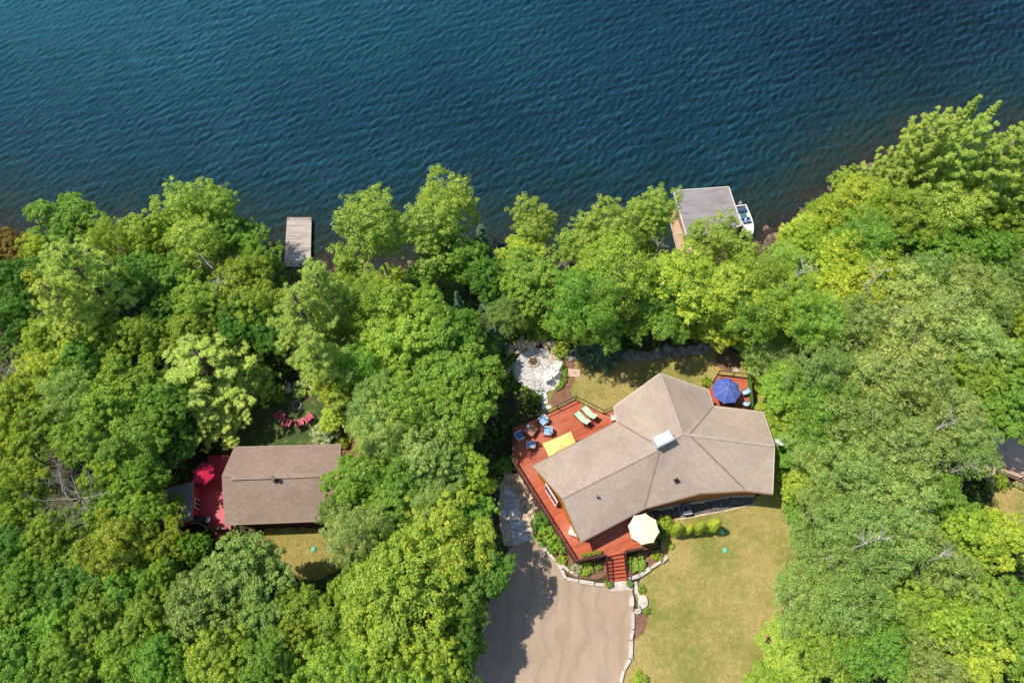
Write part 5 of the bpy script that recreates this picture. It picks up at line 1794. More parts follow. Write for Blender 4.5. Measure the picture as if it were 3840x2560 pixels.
for a, b_ in ((TL, BL), (TR_, BR)):
    MB().bar(a + Vector((0, 0, -.2)), b_ + Vector((0, 0, 0.08)), 0.06, 0.28).build('stringer', M_STAIR, st, so_)
    rr = MB().bar(a + Vector((0, 0, .95)), b_ + Vector((0, 0, .98)), 0.08, 0.05).bar(a + Vector((0, 0, .1)), b_ + Vector((0, 0, .13)), 0.05, 0.06)
    for i in range(15):
        q = a.lerp(b_, (i + .5) / 15)
        rr.bar(q + Vector((0, 0, .12)), q + Vector((0, 0, .95)), 0.04, 0.04)
    ro = rr.build('railing', M_DARKRAIL, st, so_)
    for t in (0.04, 0.97):
        q = a.lerp(b_, t)
        MB().box((q.x, q.y, q.z + .48), (0.1, 0.1, 1.04)).build('post', M_DARKRAIL, ro, so_)

# side deck with blue umbrella
ZS = 1.0
SIDE = [(2689, 1404), (2804, 1417), (2815, 1550), (2650, 1560), (2655, 1465)]
org = P(2750, 1480, 0)
sd = thing('wooden_deck', 'small red deck behind the house under the blue umbrella', 'deck', org)
deck_platform(sd, SIDE, ZS, M_DECKB, M_FASCIA, org)
S_ = lambda x, y: P(x, y, ZS)
railing(sd, S_(2690, 1405), S_(2803, 1418), org, 1.02, 'metal', M_BLACKMETAL, 1.5)
railing(sd, S_(2804, 1420), S_(2814, 1540), org, 1.02, 'metal', M_BLACKMETAL, 1.6, (False, True))
railing(sd, S_(2688, 1408), S_(2672, 1436), org, 1.02, 'metal', M_BLACKMETAL, 1.6, (False, True))
p, q = S_(2802, 1422), S_(2812, 1538)
MB().bar((p.x, p.y, ZS + .56), (q.x, q.y, ZS + .56), 0.05, 0.86).build('privacy_screen', M_SCREEN, sd, org)
for x, y in [(2692, 1408), (2801, 1420)]:
    p = S_(x, y)
    MB().box((p.x, p.y, 0.35), (0.14, 0.14, 0.72)).build('support_post', M_OAK, sd, org)

# ---------------------------------------------------------------- cottage on the left
CE = 3.0
ct = {'a': P(880, 1675, CE), 'b': P(1277, 1665, CE), 'c': P(1273, 1775, 4.5), 'd': P(1270, 1950, CE), 'e': P(844, 1967, CE), 'f': P(833, 1783, 4.5)}
org = Vector((-19, 14, 0))
cot = thing('cottage', 'small cottage with a plain brown shingle roof among the trees', 'house', org)
ol = [ct[k] for k in 'abcdef']
roof_solid(MB(), [[ct[k] for k in 'bafc'], [ct[k] for k in 'cfed']], ol, 0.16).build('roof', M_SHINGLE2, cot, org)
rim(MB(), ol, 0.05, 0.18, -0.085).build('fascia', plain('faded_brown_fascia', (0.42, 0.29, 0.22), 0.6, 0.15, 2, space='pos'), cot, org)
p, q = P(867, 1792, 4.5), P(1232, 1779, 4.5)
rv = MB().bar(p + Vector((0, -.02, 0.0)), q + Vector((0, -.02, 0.0)), 0.34, 0.10)
rv.build('ridge_vent', M_SHINGLE2, cot, org)
p, q = ct['f'], ct['c']
MB().bar(p + Vector((0, 0, .012)), q + Vector((0, 0, .012)), 0.22, 0.04).build('ridge_cap', M_SHINGLE2, cot, org)
wi = inset(ol, 0.42)
wz = dict(zip('abcdef', [2.95, 2.95, 4.2, 2.95, 2.95, 4.2]))
wb = MB()
for i in range(6):
    p, q = wi[i], wi[(i + 1) % 6]
    wb.face([(p.x, p.y, -.1), (q.x, q.y, -.1), (q.x, q.y, wz['abcdef'[(i + 1) % 6]]), (p.x, p.y, wz['abcdef'[i]])])
wb.build('wall', M_CWALL, cot, org)
for t in (0.25, 0.55, 0.8): add_opening(cot, wi[4], wi[3], t, 1.2, 1.2, 2.4, 'window', M_WHITE, org)
add_opening(cot, wi[5], wi[4], 0.5, 1.0, 0.95, 2.9, 'door', M_WHITE, org)
add_opening(cot, wi[1], wi[0], 0.5, 1.6, 1.2, 2.4, 'window', M_WHITE, org)
p = P(1034, 1800, 4.35)
sp = MB().tube((p.x, p.y, 4.0), (p.x, p.y, 5.05), 0.12, 0.12, 10).tube((p.x, p.y, 5.05), (p.x, p.y, 5.12), 0.2, 0.2, 10).tube((p.x, p.y, 4.3), (p.x, p.y, 4.42), 0.26, 0.16, 10)
sp.build('stove_pipe', M_BLACKMETAL, cot, org)
# crimson deck
org = P(790, 1850, 0)
cd = thing('wooden_deck', 'crimson deck along the left end of the small cottage', 'deck', org)
CD = [(780, 1708), (850, 1705), (880, 1720), (860, 1800), (866, 1990), (800, 1990), (724, 1950), (736, 1800), (770, 1790)]
deck_platform(cd, CD, 0.9, M_CDECK, M_CRAIL, org)
C_ = lambda x, y: P(x, y, 0.9)
railing(cd, C_(802, 1988), C_(862, 1988), org, 0.95, 'wood', M_DARKRAIL, 1.6)
railing(cd, C_(738, 1810), C_(726, 1946), org, 0.95, 'wood', M_CRAIL, 1.6)
railing(cd, C_(728, 1950), C_(798, 1987), org, 0.95, 'wood', M_DARKRAIL, 1.6, (False, False))
cs = thing('staircase', 'crimson steps at the lower end of the cottage deck', 'stairs', P(825, 2010, 0))
for i in range(3):
    p, q = P(806, 1996 + i * 12, 0.65 - i * .22), P(860, 1996 + i * 12, 0.65 - i * .22)
    MB().bar(p, q, 0.28, 0.05).build('tread', M_CRAIL, cs, cs.location)
for x in (806, 860):
    MB().bar(P(x, 1992, .6), P(x, 2022, .08), 0.05, 0.2).build('stringer', M_CRAIL, cs, cs.location)
# shed
org = P(660, 1890, 0)
sh = thing('garden_shed', 'grey roofed shed against the left side of the crimson deck', 'shed', org)
sq = [P(606, 1836, 2.3), P(729, 1802, 2.7), P(722, 1950, 2.7), P(600, 1968, 2.3)]
roof_solid(MB(), [list(reversed(sq))], sq, 0.12).build('roof', M_SHED, sh, org)
rim(MB(), sq, 0.04, 0.14, -0.06).build('fascia', M_CRAIL, sh, org)
wi2 = inset(sq, 0.25)
wb = MB()
for i in range(4):
    p, q = wi2[i], wi2[(i + 1) % 4]
    wb.face([(p.x, p.y, 0), (q.x, q.y, 0), (q.x, q.y, (2.25, 2.6, 2.6, 2.25)[(i + 1) % 4]), (p.x, p.y, (2.25, 2.6, 2.6, 2.25)[i])])
wb.build('wall', M_CWALL, sh, org)
add_opening(sh, wi2[2], wi2[1], 0.5, 0.9, 0.1, 2.0, 'door', M_WHITE, org)

# ---------------------------------------------------------------- boathouse, docks, boat
BZ = LAKE_Z + 3.5
bq = [P(2524, 715, BZ), P(2733, 701, BZ), P(2781, 846, BZ), P(2577, 892, BZ)]
org = cen(bq); org.z = LAKE_Z
bh = thing('boathouse', 'boathouse with a flat pale grey roof at the water', 'boathouse', org)
MB().prism([(q.x, q.y) for q in bq], BZ - .18, BZ).build('roof', M_FLAT, bh, org)
rim(MB(), bq, 0.1, 0.22, -0.07).build('roof_trim', M_TRIM, bh, org)
bw = inset(bq, 0.75)
wb = MB()
for i in range(4):
    p, q = bw[i], bw[(i + 1) % 4]
    wb.face([(q.x, q.y, LAKE_Z - .5), (p.x, p.y, LAKE_Z - .5), (p.x, p.y, BZ - .17), (q.x, q.y, BZ - .17)])
wb.build('wall', M_BROWNTRIM, bh, org)
add_opening(bh, bw[3], bw[0], 0.35, 0.95, LAKE_Z + .7, LAKE_Z + 2.7, 'door', M_WHITE, org)
add_opening(bh, bw[0], bw[1], 0.5, 2.6, LAKE_Z + .1, LAKE_Z + 2.7, 'door', M_WHITE, org, M_GREYPL)
DZ = LAKE_Z + 0.55
dq = [P(2528, 772, DZ), P(2504, 790, DZ), P(2549, 972, DZ), P(2660, 985, DZ), P(2680, 930, DZ), P(2600, 905, DZ), P(2566, 790, DZ)]
org = cen(dq); org.z = LAKE_Z
bd = thing('boathouse_dock', 'tan plank dock along the left side of the boathouse', 'dock', org)
MB().prism([(q.x, q.y) for q in dq], DZ - .06, DZ).build('deck_boards', M_PLANKTAN, bd, org)
rim(MB(), dq, 0.08, 0.2, -0.10).build('fascia', M_TRIM, bd, org)
for x, y in [(2512, 800), (2530, 870), (2546, 950)]:
    p = P(x, y, DZ)
    MB().tube((p.x + .15, p.y, DZ - 2.2), (p.x + .15, p.y, DZ - .07), 0.1, 0.1, 8).build('pile', M_BARK, bd, org)
GZ = LAKE_Z + 0.5
gq = [P(1077, 815, GZ), P(1168, 815, GZ), P(1164, 1000, GZ), P(1064, 1000, GZ)]
org = cen(gq); org.z = LAKE_Z
gd = thing('floating_dock', 'weathered grey plank dock reaching into the lake', 'dock', org)
MB().prism([(q.x, q.y) for q in gq], GZ - .06, GZ).build('deck_boards', M_PLANKGREY, gd, org)
rim(MB(), inset(gq, 0.02), 0.06, 0.22, -0.175).build('fascia', M_BROWNTRIM, gd, org)
fb = MB()
for t in (0.15, 0.5, 0.85):
    a, b_ = gq[0].lerp(gq[3], t), gq[1].lerp(gq[2], t)
    fb.bar(a.lerp(b_, .06) + Vector((0, 0, -.5)), b_.lerp(a, .06) + Vector((0, 0, -.5)), 0.7, 0.42)
fb.build('float', M_BLACKMETAL, gd, org)
for x, y in [(1082, 822), (1163, 822)]:
    p = P(x, y, GZ)
    MB().tube((p.x, p.y, GZ + .005), (p.x, p.y, GZ + .1), 0.05, 0.05, 8).box((p.x, p.y, GZ + .12), (0.3, 0.06, 0.05)).build('cleat', M_GREYPL, gd, org)

# moored boat
s0, s1 = P(2776, 772, LAKE_Z + .4), P(2820, 890, LAKE_Z + .4)
dirb = (s1 - s0).normalized()
bt = thing('motorboat', 'small white motorboat with blue seats moored beside the boathouse', 'boat', (s0.x, s0.y, LAKE_Z), math.atan2(dirb.y, dirb.x))
Lb = 5.0
bt.scale = (.86, .76, .85)
hb_ = MB()
st_ = []
prof = [(0, .86, .62), (.25, .92, .64), (.5, .92, .68), (.72, .74, .74), (.9, .36, .82), (1.0, .03, .88)]
for t, hw, top in prof:
    x = t * Lb
    st_.append([(x, -hw, top), (x, -hw * .9, .12), (x, -hw * .45, -.2 + .2 * t), (x, 0, -.28 + .3 * t), (x, hw * .45, -.2 + .2 * t), (x, hw * .9, .12), (x, hw, top)])
m = 7
vs = [v for s in st_ for v in s]
fs = [(i * m + j, i * m + j + 1, (i + 1) * m + j + 1, (i + 1) * m + j) for i in range(len(st_) - 1) for j in range(m - 1)]
fs.append(tuple(range(m)))
hb_.add(vs, fs)
hb_.build('hull', M_WHITE, bt)
gn = MB()
for i in range(len(prof) - 1):
    for s in (-1, 1):
        gn.bar((prof[i][0] * Lb, s * prof[i][1] * .95, prof[i][2]), (prof[i + 1][0] * Lb, s * prof[i + 1][1] * .95, prof[i + 1][2]), 0.16, 0.06)
gn.bar((0.05, -.85, .62), (0.05, .85, .62), 0.14, 0.06)
gn.build('gunwale', M_WHITE, bt)
MB().box((1.9, 0, 0.18), (3.6, 1.5, 0.05)).build('floor', M_WICKER, bt)
MB().prism([(3.3, -.78), (4.4, -.42), (4.8, -.1), (4.8, .1), (4.4, .42), (3.3, .78)], 0.66, 0.74).build('foredeck', M_WHITE, bt)
for x, y in ((2.55, -.42), (2.55, .42)):
    se = MB().box((x, y, .42), (.5, .5, .14)).build('seat', M_BLUE, bt)
    MB().box((x - .27, y, .66), (.1, .5, .42)).build('seat_back', M_BLUE, se)
MB().box((0.75, 0, .44), (.55, 1.5, .24)).build('rear_bench', M_NAVY, bt)
MB().box((1.5, .1, .24), (.7, 1.0, .06)).build('floor_mat', plain('teal_mat', (0.06, 0.16, 0.18), 0.8, 0.4, 6), bt)
MB().box((3.15, 0, .82), (.04, 1.25, .32), rot=Matrix.Rotation(R(-25), 3, 'Y')).build('windscreen', M_GLASS, bt)
ou = MB().box((-.28, 0, .72), (.5, .34, .46), taper=0.75).build('outboard_motor', M_GALV, bt)
MB().box((-.25, 0, .1), (.16, .12, .9)).build('motor_leg', M_BLACKMETAL, ou)

# neighbour's deck on the right
NZ = 0.9
nq = [P(3690, 1700, NZ), P(3700, 1650, NZ), P(3740, 1600, NZ), P(4000, 1600, NZ), P(4000, 1870, NZ), P(3735, 1762, NZ), P(3727, 1790, NZ), P(3696, 1790, NZ)]
org = cen(nq); org.z = 0
nd = thing('wooden_deck', 'brown plank deck of the neighbouring house at the right edge', 'deck', org)
MB().prism([(q.x, q.y) for q in nq], NZ - .06, NZ).build('deck_boards', M_PLANKBROWN, nd, org)
rim(MB(), nq, 0.05, 0.22, -0.18).build('fascia', M_BROWNTRIM, nd, org)
railing(nd, P(3738, 1762, NZ), P(3990, 1862, NZ), org, 1.0, 'metal', M_DARKRAIL, 2.2)
railing(nd, P(3696, 1705, NZ), P(3696, 1770, NZ), org, 1.0, 'metal', M_DARKRAIL, 2.2)
ns = thing('staircase', 'brown wooden steps at the corner of the neighbouring deck', 'stairs', P(3712, 1800, 0))
for i in range(3):
    p, q = P(3698, 1797 + i * 11, 0.68 - i * .22), P(3728, 1797 + i * 11, 0.68 - i * .22)
    MB().bar(p, q, 0.27, 0.05).build('tread', M_PLANKBROWN, ns, ns.location)
for x in (3698, 3728): MB().bar(P(x, 1794, .6), P(x, 1826, .06), 0.05, 0.2).build('stringer', M_BROWNTRIM, ns, ns.location)
# ================================================================== FURNITURE AND SMALL THINGS
def face_to(a, b): return math.atan2(b.y - a.y, b.x - a.x) - math.pi / 2


def adirondack(name, label, cat, m, loc, rz, group=None):
    t = thing(name, label, cat, loc, rz, group)
    s = MB()
    for i in range(5):
        y = .27 - i * .125
        s.box((0, y, .37 - i * .03), (.54, .11, .022), rot=Matrix.Rotation(R(13), 3, 'X'))
    s.build('seat', m, t)
    b = MB()
    for i in range(5):
        x = (i - 2) * .115
        hgt = [.74, .84, .88, .84, .74][i]
        b.bar((x, -.22, .3), (x * 1.25, -.22 - hgt * .42, .3 + hgt * .86), .10, .022)
    b.bar((-.27, -.33, .5), (.27, -.33, .5), .03, .07)
    b.build('backrest', m, t)
    for sx in (-1, 1):
        MB().box((sx * .35, -.05, .57), (.13, .74, .025)).build('armrest', m, t)
        MB().box((sx * .30, .28, .28), (.035, .09, .56)).build('leg', m, t)
        MB().bar((sx * .29, .25, .33), (sx * .29, -.55, .03), .035, .1).build('leg', m, t)
    return t


def club_chair(name, label, loc, rz, group, mc):
    t = thing(name, label, 'chair', loc, rz, group)
    for sx in (-1, 1):
        MB().box((sx * .36, 0, .33), (.10, .72, .60), taper=.94).build('armrest', M_WICKER, t)
    MB().box((0, -.33, .43), (.62, .10, .80), rot=Matrix.Rotation(R(12), 3, 'X')).build('backrest', M_WICKER, t)
    MB().box((0, .02, .2), (.61, .60, .22)).build('seat', M_WICKER, t)
    MB().box((0, .04, .37), (.58, .58, .12), taper=.93).build('seat_cushion', mc, t)
    MB().box((0, -.24, .62), (.56, .13, .46), rot=Matrix.Rotation(R(14), 3, 'X'), taper=.93).build('back_cushion', mc, t)
    return t


D = lambda x, y: P(x, y, ZD + .005)
tb = D(1989, 1618)
for (x, y, lb, mc) in [(2035, 1582, 'blue cushioned chair nearest the lounge chairs, upper right of the brown table', M_BLUELT), (2052, 1621, 'blue cushioned chair on the right of the brown deck table', M_BLUELT),
                       (1948, 1638, 'blue cushioned chair in shade left of the brown deck table', M_BLUE), (1990, 1670, 'blue cushioned chair below the brown deck table', M_BLUELT)]:  # chair in shade takes the darker blue, its shade put into the cushion colour
    p = D(x, y)
    club_chair('patio_chair', lb, p, face_to(p, tb), 'blue chairs round the brown deck table', mc)
t = thing('patio_table', 'square brown wooden table in the shade of the red deck', 'table', tb, R(-32))
MB().box((0, 0, .6), (1.0, 1.0, .05)).build('table_top', M_BROWNWD, t)
MB().box((0, 0, .55), (.9, .9, .06)).build('apron', M_BROWNWD, t)
for sx in (-1, 1):
    for sy in (-1, 1): MB().box((sx * .42, sy * .42, .275), (.08, .08, .55)).build('leg', M_BROWNWD, t)
q = tb + Vector((-.22, .35, .63))
tag(MB().box(q, (.28, .2, .03), .4).box(q + Vector((.02, .01, .025)), (.24, .16, .02), .7).build('magazine', M_WHITE), 'white papers lying on the corner of the brown deck table', 'papers')


def lounger(label, loc, rz):
    t = thing('sun_lounger', label, 'sun lounger', loc, rz, 'pair of loungers on the red deck')
    f = MB()
    for s in (-1, 1): f.bar((s * .3, -.75, .33), (s * .3, .95, .33), .05, .06)
    f.bar((-.3, -.75, .33), (.3, -.75, .33), .05, .06).bar((-.3, .3, .33), (.3, .3, .33), .05, .06)
    f.build('frame', M_BLACKMETAL, t)
    for sx in (-1, 1):
        for y in (-.65, .8): MB().box((sx * .29, y, .15), (.05, .05, .3)).build('leg', M_BLACKMETAL, t)
    MB().box((0, -.22, .41), (.58, 1.06, .09), taper=.96).build('cushion', M_PATTERN, t)
    MB().box((0, .58, .68), (.58, .82, .09), rot=Matrix.Rotation(R(50), 3, 'X'), taper=.96).build('back_cushion', M_PATTERN, t)
    b = MB()
    for s in (-1, 1): b.bar((s * .28, .32, .33), (s * .28, .83, .94), .04, .05)
    b.bar((-.28, .83, .94), (.28, .83, .94), .04, .05)
    b.build('back_frame', M_BLACKMETAL, t)


a_ = P(2160, 1553, ZD); b_ = P(2195, 1590, ZD)
lr = face_to(a_, b_)
lounger('left one of two loungers with green patterned cushions on the red deck', D(2180, 1572), lr)
lounger('right one of two loungers with green patterned cushions, nearer the rail', D(2206, 1552), lr)


def umbrella(name, label, loc, r, h, m, seam, n=8, rz=0.0, vent=False, sx=1.0, sy=1.0, tilt=(0, 0), drop=0.45, pole=M_GALV, base=M_DKGREY, valance=0.0):
    t = thing(name, label, 'umbrella', loc, rz)
    T = Matrix.Rotation(tilt[0], 3, 'X') @ Matrix.Rotation(tilt[1], 3, 'Y')
    top = Vector((0, 0, h))
    b = MB()
    sub = 5
    rings = 7

    def pt(k, j):
        f = j / rings
        seg = k // sub
        fr = (k % sub) / sub
        a0, a1 = 2 * math.pi * seg / n + math.pi / n, 2 * math.pi * (seg + 1) / n + math.pi / n
        p0, p1 = Vector((math.cos(a0), math.sin(a0), 0)), Vector((math.cos(a1), math.sin(a1), 0))
        q = p0.lerp(p1, fr) * r * f
        sag = 4 * fr * (1 - fr)
        q = q * (1 - 0.03 * sag * f)
        z = -drop * (f ** 1.15) - 0.06 * sag * f
        return Vector((q.x * sx, q.y * sy, z))
    m_ = n * sub
    vs = [pt(k, j) for j in range(0, rings + 1) for k in range(m_)]
    vs = [T @ v + top for v in vs]
    fs = [(j * m_ + k, j * m_ + (k + 1) % m_, (j + 1) * m_ + (k + 1) % m_, (j + 1) * m_ + k) for j in range(rings) for k in range(m_)]
    b.add(vs, fs, False)
    if valance:
        lo = [v + Vector((0, 0, -valance)) for v in vs[-m_:]]
        b.add(vs[-m_:] + lo, [(k, (k + 1) % m_, m_ + (k + 1) % m_, m_ + k) for k in range(m_)])
    c = b.build('canopy', m, t)
    for k in range(n):
        rb_ = MB()
        pts = [T @ (pt(k * sub, j) + Vector((0, 0, .012))) + top for j in range(1, rings + 1)]
        for p0, p1 in zip(pts[:-1], pts[1:]): rb_.bar(p0, p1, .035, .012)
        rb_.build('seam', seam, c)
    if vent:
        vb_ = MB()
        ring = [T @ Vector((math.cos(2 * math.pi * k / n + math.pi / n) * r * .52 * sx, math.sin(2 * math.pi * k / n + math.pi / n) * r * .52 * sy, -drop * .36)) + top for k in range(n)]
        tp = T @ Vector((0, 0, .1)) + top
        for k in range(n): vb_.face([tp, ring[k], ring[(k + 1) % n]])
        vo = vb_.build('vent_flap', m, t)
        sb = MB()
        for k in range(n):
            sb.bar(tp + Vector((0, 0, .01)), ring[k] + Vector((0, 0, .01)), .04, .012)
            sb.bar(ring[k] + Vector((0, 0, .006)), ring[(k + 1) % n] + Vector((0, 0, .006)), .03, .012)
        sb.build('seam', seam, vo)
    ri = MB()
    for k in range(n):
        ri.tube(T @ (pt(k * sub, rings) + Vector((0, 0, -.04))) + top, T @ Vector((0, 0, -.12)) + top, .012, .012, 5)
    ri.build('ribs', pole, t)
    MB().tube((0, 0, .05), top + Vector((0, 0, .02)), .025, .025, 8).build('pole', pole, t)
    MB().lathe([(.0, .1), (.05, .1), (.06, .07), (.26, .06), (.27, 0), (0, 0)], (0, 0, 0), 16).build('base', base, t)
    f = T @ Vector((0, 0, .14 if vent else .02)) + top
    MB().lathe([(.0, .09), (.03, .06), (.035, .02), (.02, 0)], f, 8).build('finial', base, t)
    return t


pz = P(2416, 1980, 3.7)
umbrella('patio_umbrella', 'large round cream umbrella at the front corner of the red deck', (pz.x, pz.y, ZD + .005), 1.33, 2.5, M_CREAM, M_CREAM, 8, 0.2, False, drop=.26, pole=M_OAK)
pz = P(2103, 1666, 3.35)
umbrella('patio_umbrella', 'rectangular yellow umbrella half under the eave of the log house', (pz.x, pz.y, ZD + .005), 1.62, 2.15, M_YELLOW, M_CREAM, 4, R(23), False, 1.22, 0.74, (R(0), R(-3)), .42, M_OAK, M_DKGREY, 0.14)
pz = P(2730, 1455, 3.6)
umbrella('patio_umbrella', 'blue vented umbrella over the small deck behind the house', (pz.x, pz.y, ZS + .005), 1.36, 2.55, M_UBLUE, M_UBLUE2, 8, 0.1, True, drop=.50)
pz = P(757, 1770, 3.0)
umbrella('patio_umbrella', 'crimson umbrella in the shade at the end of the cottage deck', (pz.x, pz.y, .905), 1.05, 2.1, M_URED, M_URED, 6, 0.3, False, drop=.35)


def slat_chair(label, loc, rz, group, m, cushion=None, name='garden_chair'):
    t = thing(name, label, 'chair', loc, rz, group)
    s = MB()
    for i in range(5): s.box((0, -.2 + i * .1, .44), (.46, .075, .025))
    s.build('seat', m, t)
    b = MB()
    for i in range(6): b.bar((-.2 + i * .08, -.25, .5), (-.2 + i * .08, -.38, .92), .05, .02)
    b.bar((-.24, -.39, .94), (.24, -.39, .94), .05, .05)
    b.build('backrest', m, t)
    for sx in (-1, 1):
        MB().box((sx * .25, 0, .64), (.06, .5, .03)).build('armrest', m, t)
        MB().box((sx * .24, .22, .32), (.05, .05, .63)).build('leg', m, t)
        MB().box((sx * .24, -.24, .32), (.05, .05, .63)).build('leg', m, t)
    if cushion:
        MB().box((0, 0, .49), (.46, .46, .07), taper=.94).build('cushion', cushion, t)
        MB().box((0, -.27, .72), (.44, .07, .42), rot=Matrix.Rotation(R(16), 3, 'X')).build('back_cushion', cushion, t)
    return t


tc = P(2412, 2002, ZD + .005)
t = thing('garden_table', 'round wooden table under the cream umbrella', 'table', tc)
MB().lathe([(.0, .74), (.55, .74), (.56, .71), (.0, .71)], (0, 0, 0), 24).build('table_top', M_OAK, t)
for k in range(4): MB().tube((.12 * math.cos(k * 1.57 + .8), .12 * math.sin(k * 1.57 + .8), .71), (.42 * math.cos(k * 1.57 + .8), .42 * math.sin(k * 1.57 + .8), 0), .03, .025, 6).build('leg', M_OAK, t)
for x, y, lb in [(2378, 2012, 'wooden slat chair left of the table under the cream umbrella'), (2412, 2046, 'wooden slat chair by the front rail below the cream umbrella'), (2446, 2012, 'wooden slat chair hidden under the right side of the cream umbrella')]:
    p = P(x, y, ZD + .005)
    slat_chair(lb, p, face_to(p, tc), 'wooden chairs under the cream umbrella', M_OAK)
tc = P(2735, 1492, ZS + .005)
t = thing('patio_table', 'small dark table under the blue umbrella', 'table', tc)
MB().lathe([(.0, .72), (.5, .72), (.51, .69), (.0, .69)], (0, 0, 0), 20).build('table_top', M_DKGREY, t)
for k in range(3): MB().tube((.1 * math.cos(k * 2.1), .1 * math.sin(k * 2.1), .69), (.38 * math.cos(k * 2.1), .38 * math.sin(k * 2.1), 0), .025, .025, 6).build('leg', M_BLACKMETAL, t)
M_PALEAQUA = plain('pale_aqua_cushion', (0.42, 0.62, 0.68), 0.8, 0.2, 6)
for x, y, lb, mc in [(2788, 1478, 'chair with pale cushion at the right rim of the blue umbrella', M_PALEAQUA), (2786, 1520, 'chair with aqua cushion below the blue umbrella by the eave', M_PALEAQUA), (2740, 1527, 'navy chair half under the eave below the blue umbrella', M_NAVY)]:
    p = P(x, y, ZS + .005)
    slat_chair(lb, p, face_to(p, tc), 'chairs round the table under the blue umbrella', M_NAVY, mc)

# lawn chairs round the cottage fire pit, and on the stone patio
fp = P(1114, 1520, .012)
for x, y, lb in [(1060, 1561, 'faded red lawn chair farthest left by the cottage fire pit'), (1082, 1588, 'faded red lawn chair second from the left by the cottage fire pit'),
                 (1127, 1588, 'faded red lawn chair third from the left by the cottage fire pit'), (1160, 1571, 'faded red lawn chair nearest the variegated shrub')]:
    p = P(x, y, .012)
    adirondack('lawn_chair', lb, 'chair', M_PINKRED, p, face_to(p, fp), 'red lawn chairs behind the cottage')
pc = P(2000, 1360, .105)
for x, y, lb in [(2084, 1376, 'white wooden lawn chair uppermost on the stone patio'), (2072, 1402, 'white wooden lawn chair in the middle of the three on the patio'), (2048, 1421, 'white wooden lawn chair lowest on the stone patio')]:
    p = P(x, y, .105)
    adirondack('lawn_chair', lb, 'chair', M_WHITE, p, face_to(p, pc), 'white lawn chairs on the stone patio')
p = P(2147, 1992, ZD + .005)
adirondack('lawn_chair', 'white lawn chair against the log wall by the corner of the eave', 'chair', M_WHITE, p, R(70))
p = P(2298, 1572, ZD + .005)
slat_chair('white chair tucked in the deck corner beside the roof edge', p, R(100), None, M_WHITE)


def fire_pit(label, c, r, seed, ms):
    t = thing('fire_pit', label, 'fire pit', c)
    rnd = random.Random(seed)
    n = 13
    b = MB()
    for i in range(n):
        a = 2 * math.pi * i / n
        b.rock((math.cos(a) * r, math.sin(a) * r, .1), r * .26, rnd, .62)
    b.build('stone_ring', ms, t)
    MB().lathe([(0, .05), (r * .5, .06), (r * .85, .03), (r * .86, 0), (0, 0)], (0, 0, 0), 18).build('ash_bed', M_ASH, t)
    l = MB()
    for i in range(5):
        a = i * 1.3
        l.tube((math.cos(a) * r * .6, math.sin(a) * r * .6, .07), (math.cos(a + 2.6) * r * .3, math.sin(a + 2.6) * r * .3, .16), .05, .04, 6)
    l.build('logs', M_BARK, t)
    return t


fire_pit('stone ringed fire pit in the middle of the stone patio', P(2001, 1357, .105), .50, 4, M_STONETAN)
fire_pit('grey stone fire pit on the shaded grass behind the cottage', fp, .42, 5, M_STONEGREY)

# grill under its black cover on the crimson deck
g = P(757, 1952, .905)
t = thing('barbecue_grill', 'black covered grill at the lower end of the crimson deck', 'grill', g, R(-5))
MB().box((0, 0, .5), (1.5, .62, .82), taper=.95).build('cabinet', M_BLACKMETAL, t)
MB().lathe([(0, .28), (.3, .25), (.44, .12), (.46, 0)], (0, 0, .91), 16, 1.35, .66).build('lid', M_BLACKMETAL, t)
MB().bar((-.4, -.36, 1.0), (.4, -.36, 1.0), .03, .03).build('handle', M_GALV, t)
for s in (-1, 1): MB().box((s * .92, 0, .86), (.3, .5, .04)).build('side_shelf', M_GREYPL, t)
for sx in (-1, 1):
    for sy in (-1, 1): MB().tube((sx * .66, sy * .24 - .03, .06), (sx * .66, sy * .24 + .03, .06), .055, .055, 10).build('wheel', M_BLACKMETAL, t)

# air conditioner on the gravel
g = P(2566, 1915, .012)
t = thing('air_conditioner', 'square grey air conditioning unit standing on the dark gravel', 'air conditioner', g, R(9))
MB().box((0, 0, .04), (.95, .95, .08)).build('pad', M_STONE, t)
c = MB()
for s in (-1, 1):
    for s2 in (-1, 1): c.box((s * .37, s2 * .37, .43), (.06, .06, .70))
c.box((0, 0, .43), (.70, .70, .68)).build('cabinet', M_DKGREY, t)
tp = MB().lathe([(.28, .0), (.28, .03), (.40, .03), (.40, .0)], (0, 0, .78), 20).box((0, .38, .79), (.82, .06, .05)).box((0, -.38, .79), (.82, .06, .05)).box((.38, 0, .79), (.06, .70, .05)).box((-.38, 0, .79), (.06, .70, .05))
tp.build('top_frame', M_DKGREY, t)
fn = MB()
for k in range(4):
    a = k * math.pi / 2
    fn.box((.14 * math.cos(a), .14 * math.sin(a), .785), (.24, .10, .015), rot=Matrix.Rotation(a, 3, 'Z') @ Matrix.Rotation(R(20), 3, 'X'))
fn.tube((0, 0, .77), (0, 0, .81), .06, .06, 10)
fn.build('fan', M_BLACKMETAL, t)
MB().box((.05, -.44, .80), (.8, .05, .03)).build('edge_trim', M_WHITE, t)
MB().tube((.2, .36, .3), (.25, .9, .3), .03).build('pipe', M_WHITE, t)

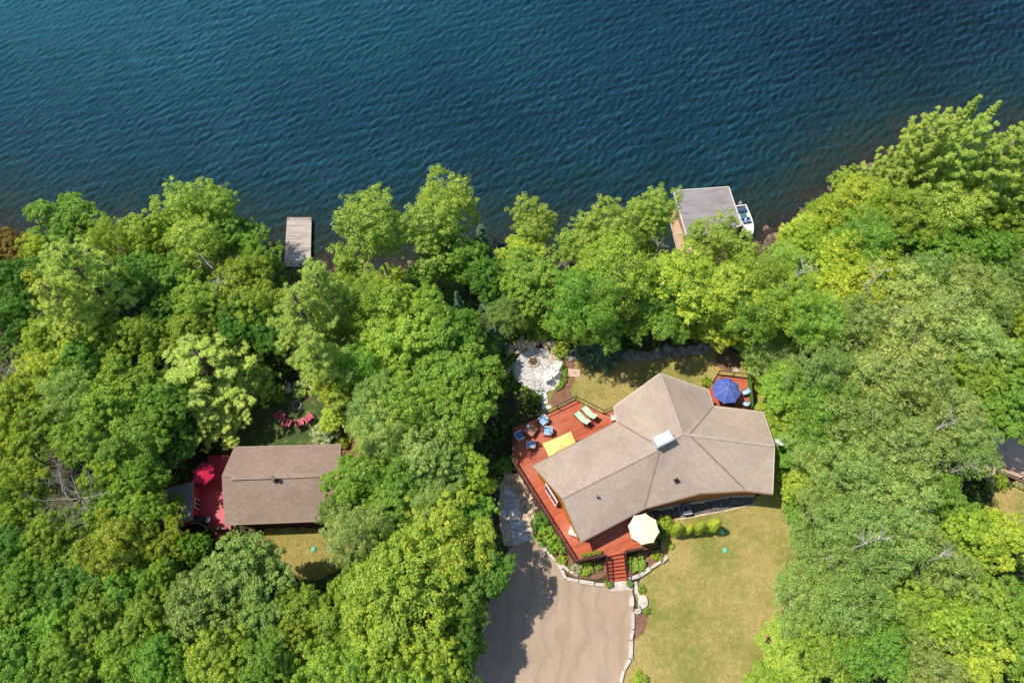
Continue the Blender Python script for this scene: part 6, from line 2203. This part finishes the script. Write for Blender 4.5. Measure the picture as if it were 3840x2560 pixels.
# septic covers, hatch, pots
for x, y, lb in [(1177, 2059, 'round teal lid on the cottage lawn, clear of the trees'), (1246, 2058, 'round teal lid half under the grey-green tree on the cottage lawn'),
                 (2719, 2063, 'round teal lid alone on the open front lawn'), (2708, 1993, 'round teal lid in the shadow of the arborvitae row')]:
    t = thing('septic_lid', lb, 'lid', P(x, y, .01), 0, 'round teal lids in the lawns')
    MB().lathe([(0, .17), (.13, .16), (.20, .12), (.25, .05), (.26, 0), (0, 0)], (0, 0, 0), 20).build('dome', M_TEAL, t)
    MB().lathe([(0, .02), (.06, .02), (.065, 0), (0, -.01)], (0, 0, .17), 10).build('knob', M_TEAL, t)
g = P(2152, 1399, .01)
t = thing('hatch_cover', 'square pink slab with a small knob on the back lawn', 'hatch', g, R(-6))
MB().box((0, 0, .05), (1.2, .82, .1)).build('slab', M_PINKPAD, t)
MB().lathe([(0, .08), (.05, .07), (.06, 0)], (.12, 0, .1), 10).build('knob', M_DKGREY, t)


def pot_plant(label, x, y, col):
    g = P(x, y, .022)
    t = thing('potted_plant', label, 'potted plant', g, 0, 'potted plants at the foot of the stairs')
    MB().lathe([(0, .02), (.13, 0), (.19, .32), (.21, .32), (.21, .36), (.17, .36), (.16, .28), (0, .28)], (0, 0, 0), 14).build('pot', M_TERRA, t)
    c = bpy.data.objects.new('foliage', SPEC['bush'][0]['crown'])
    COL.objects.link(c)
    c.parent = t
    c.scale = (.27, .27, .3)
    c.location = (0, 0, .26)
    c.color = (*TINT[col], 1)


pot_plant('potted plant at the left foot of the red stairs', 2279, 2192, 'O')
pot_plant('potted plant at the right foot of the red stairs', 2358, 2190, 'a')


def flower_box(label, p, q, col):
    p, q = Vector(p), Vector(q)
    d = q - p
    c0 = (p + q) / 2
    t = thing('flower_box', label, 'flower box', c0, math.atan2(d.y, d.x), 'flower boxes along the front rail')
    L = d.length
    b = MB().box((0, 0, .10), (L, .22, .2))
    b.build('box', M_OAK, t)
    for i in range(max(2, int(L / .42))):
        c = bpy.data.objects.new('flowers', SPEC['bush'][i % 3]['crown'])
        COL.objects.link(c)
        c.parent = t
        k = L / max(2, int(L / .42))
        c.location = (-L / 2 + k * (i + .5), 0, .14)
        c.scale = (.25, .17, .2)
        c.rotation_euler = (0, 0, 0)
        c.color = (*TINT[col], 1)


up = Vector((0, -.02, .02))
flower_box('flower box on the front rail left of the stairs', P(2180, 2094, ZD + .0) + Vector((0, .22, 0.0)), P(2255, 2079, ZD) + Vector((0, .22, 0)), 'o')
flower_box('flower box on the front rail right of the stairs', P(2425, 2053, ZD) + Vector((0, .2, 0)), P(2458, 2046, ZD) + Vector((0, .2, 0)), 'Y')
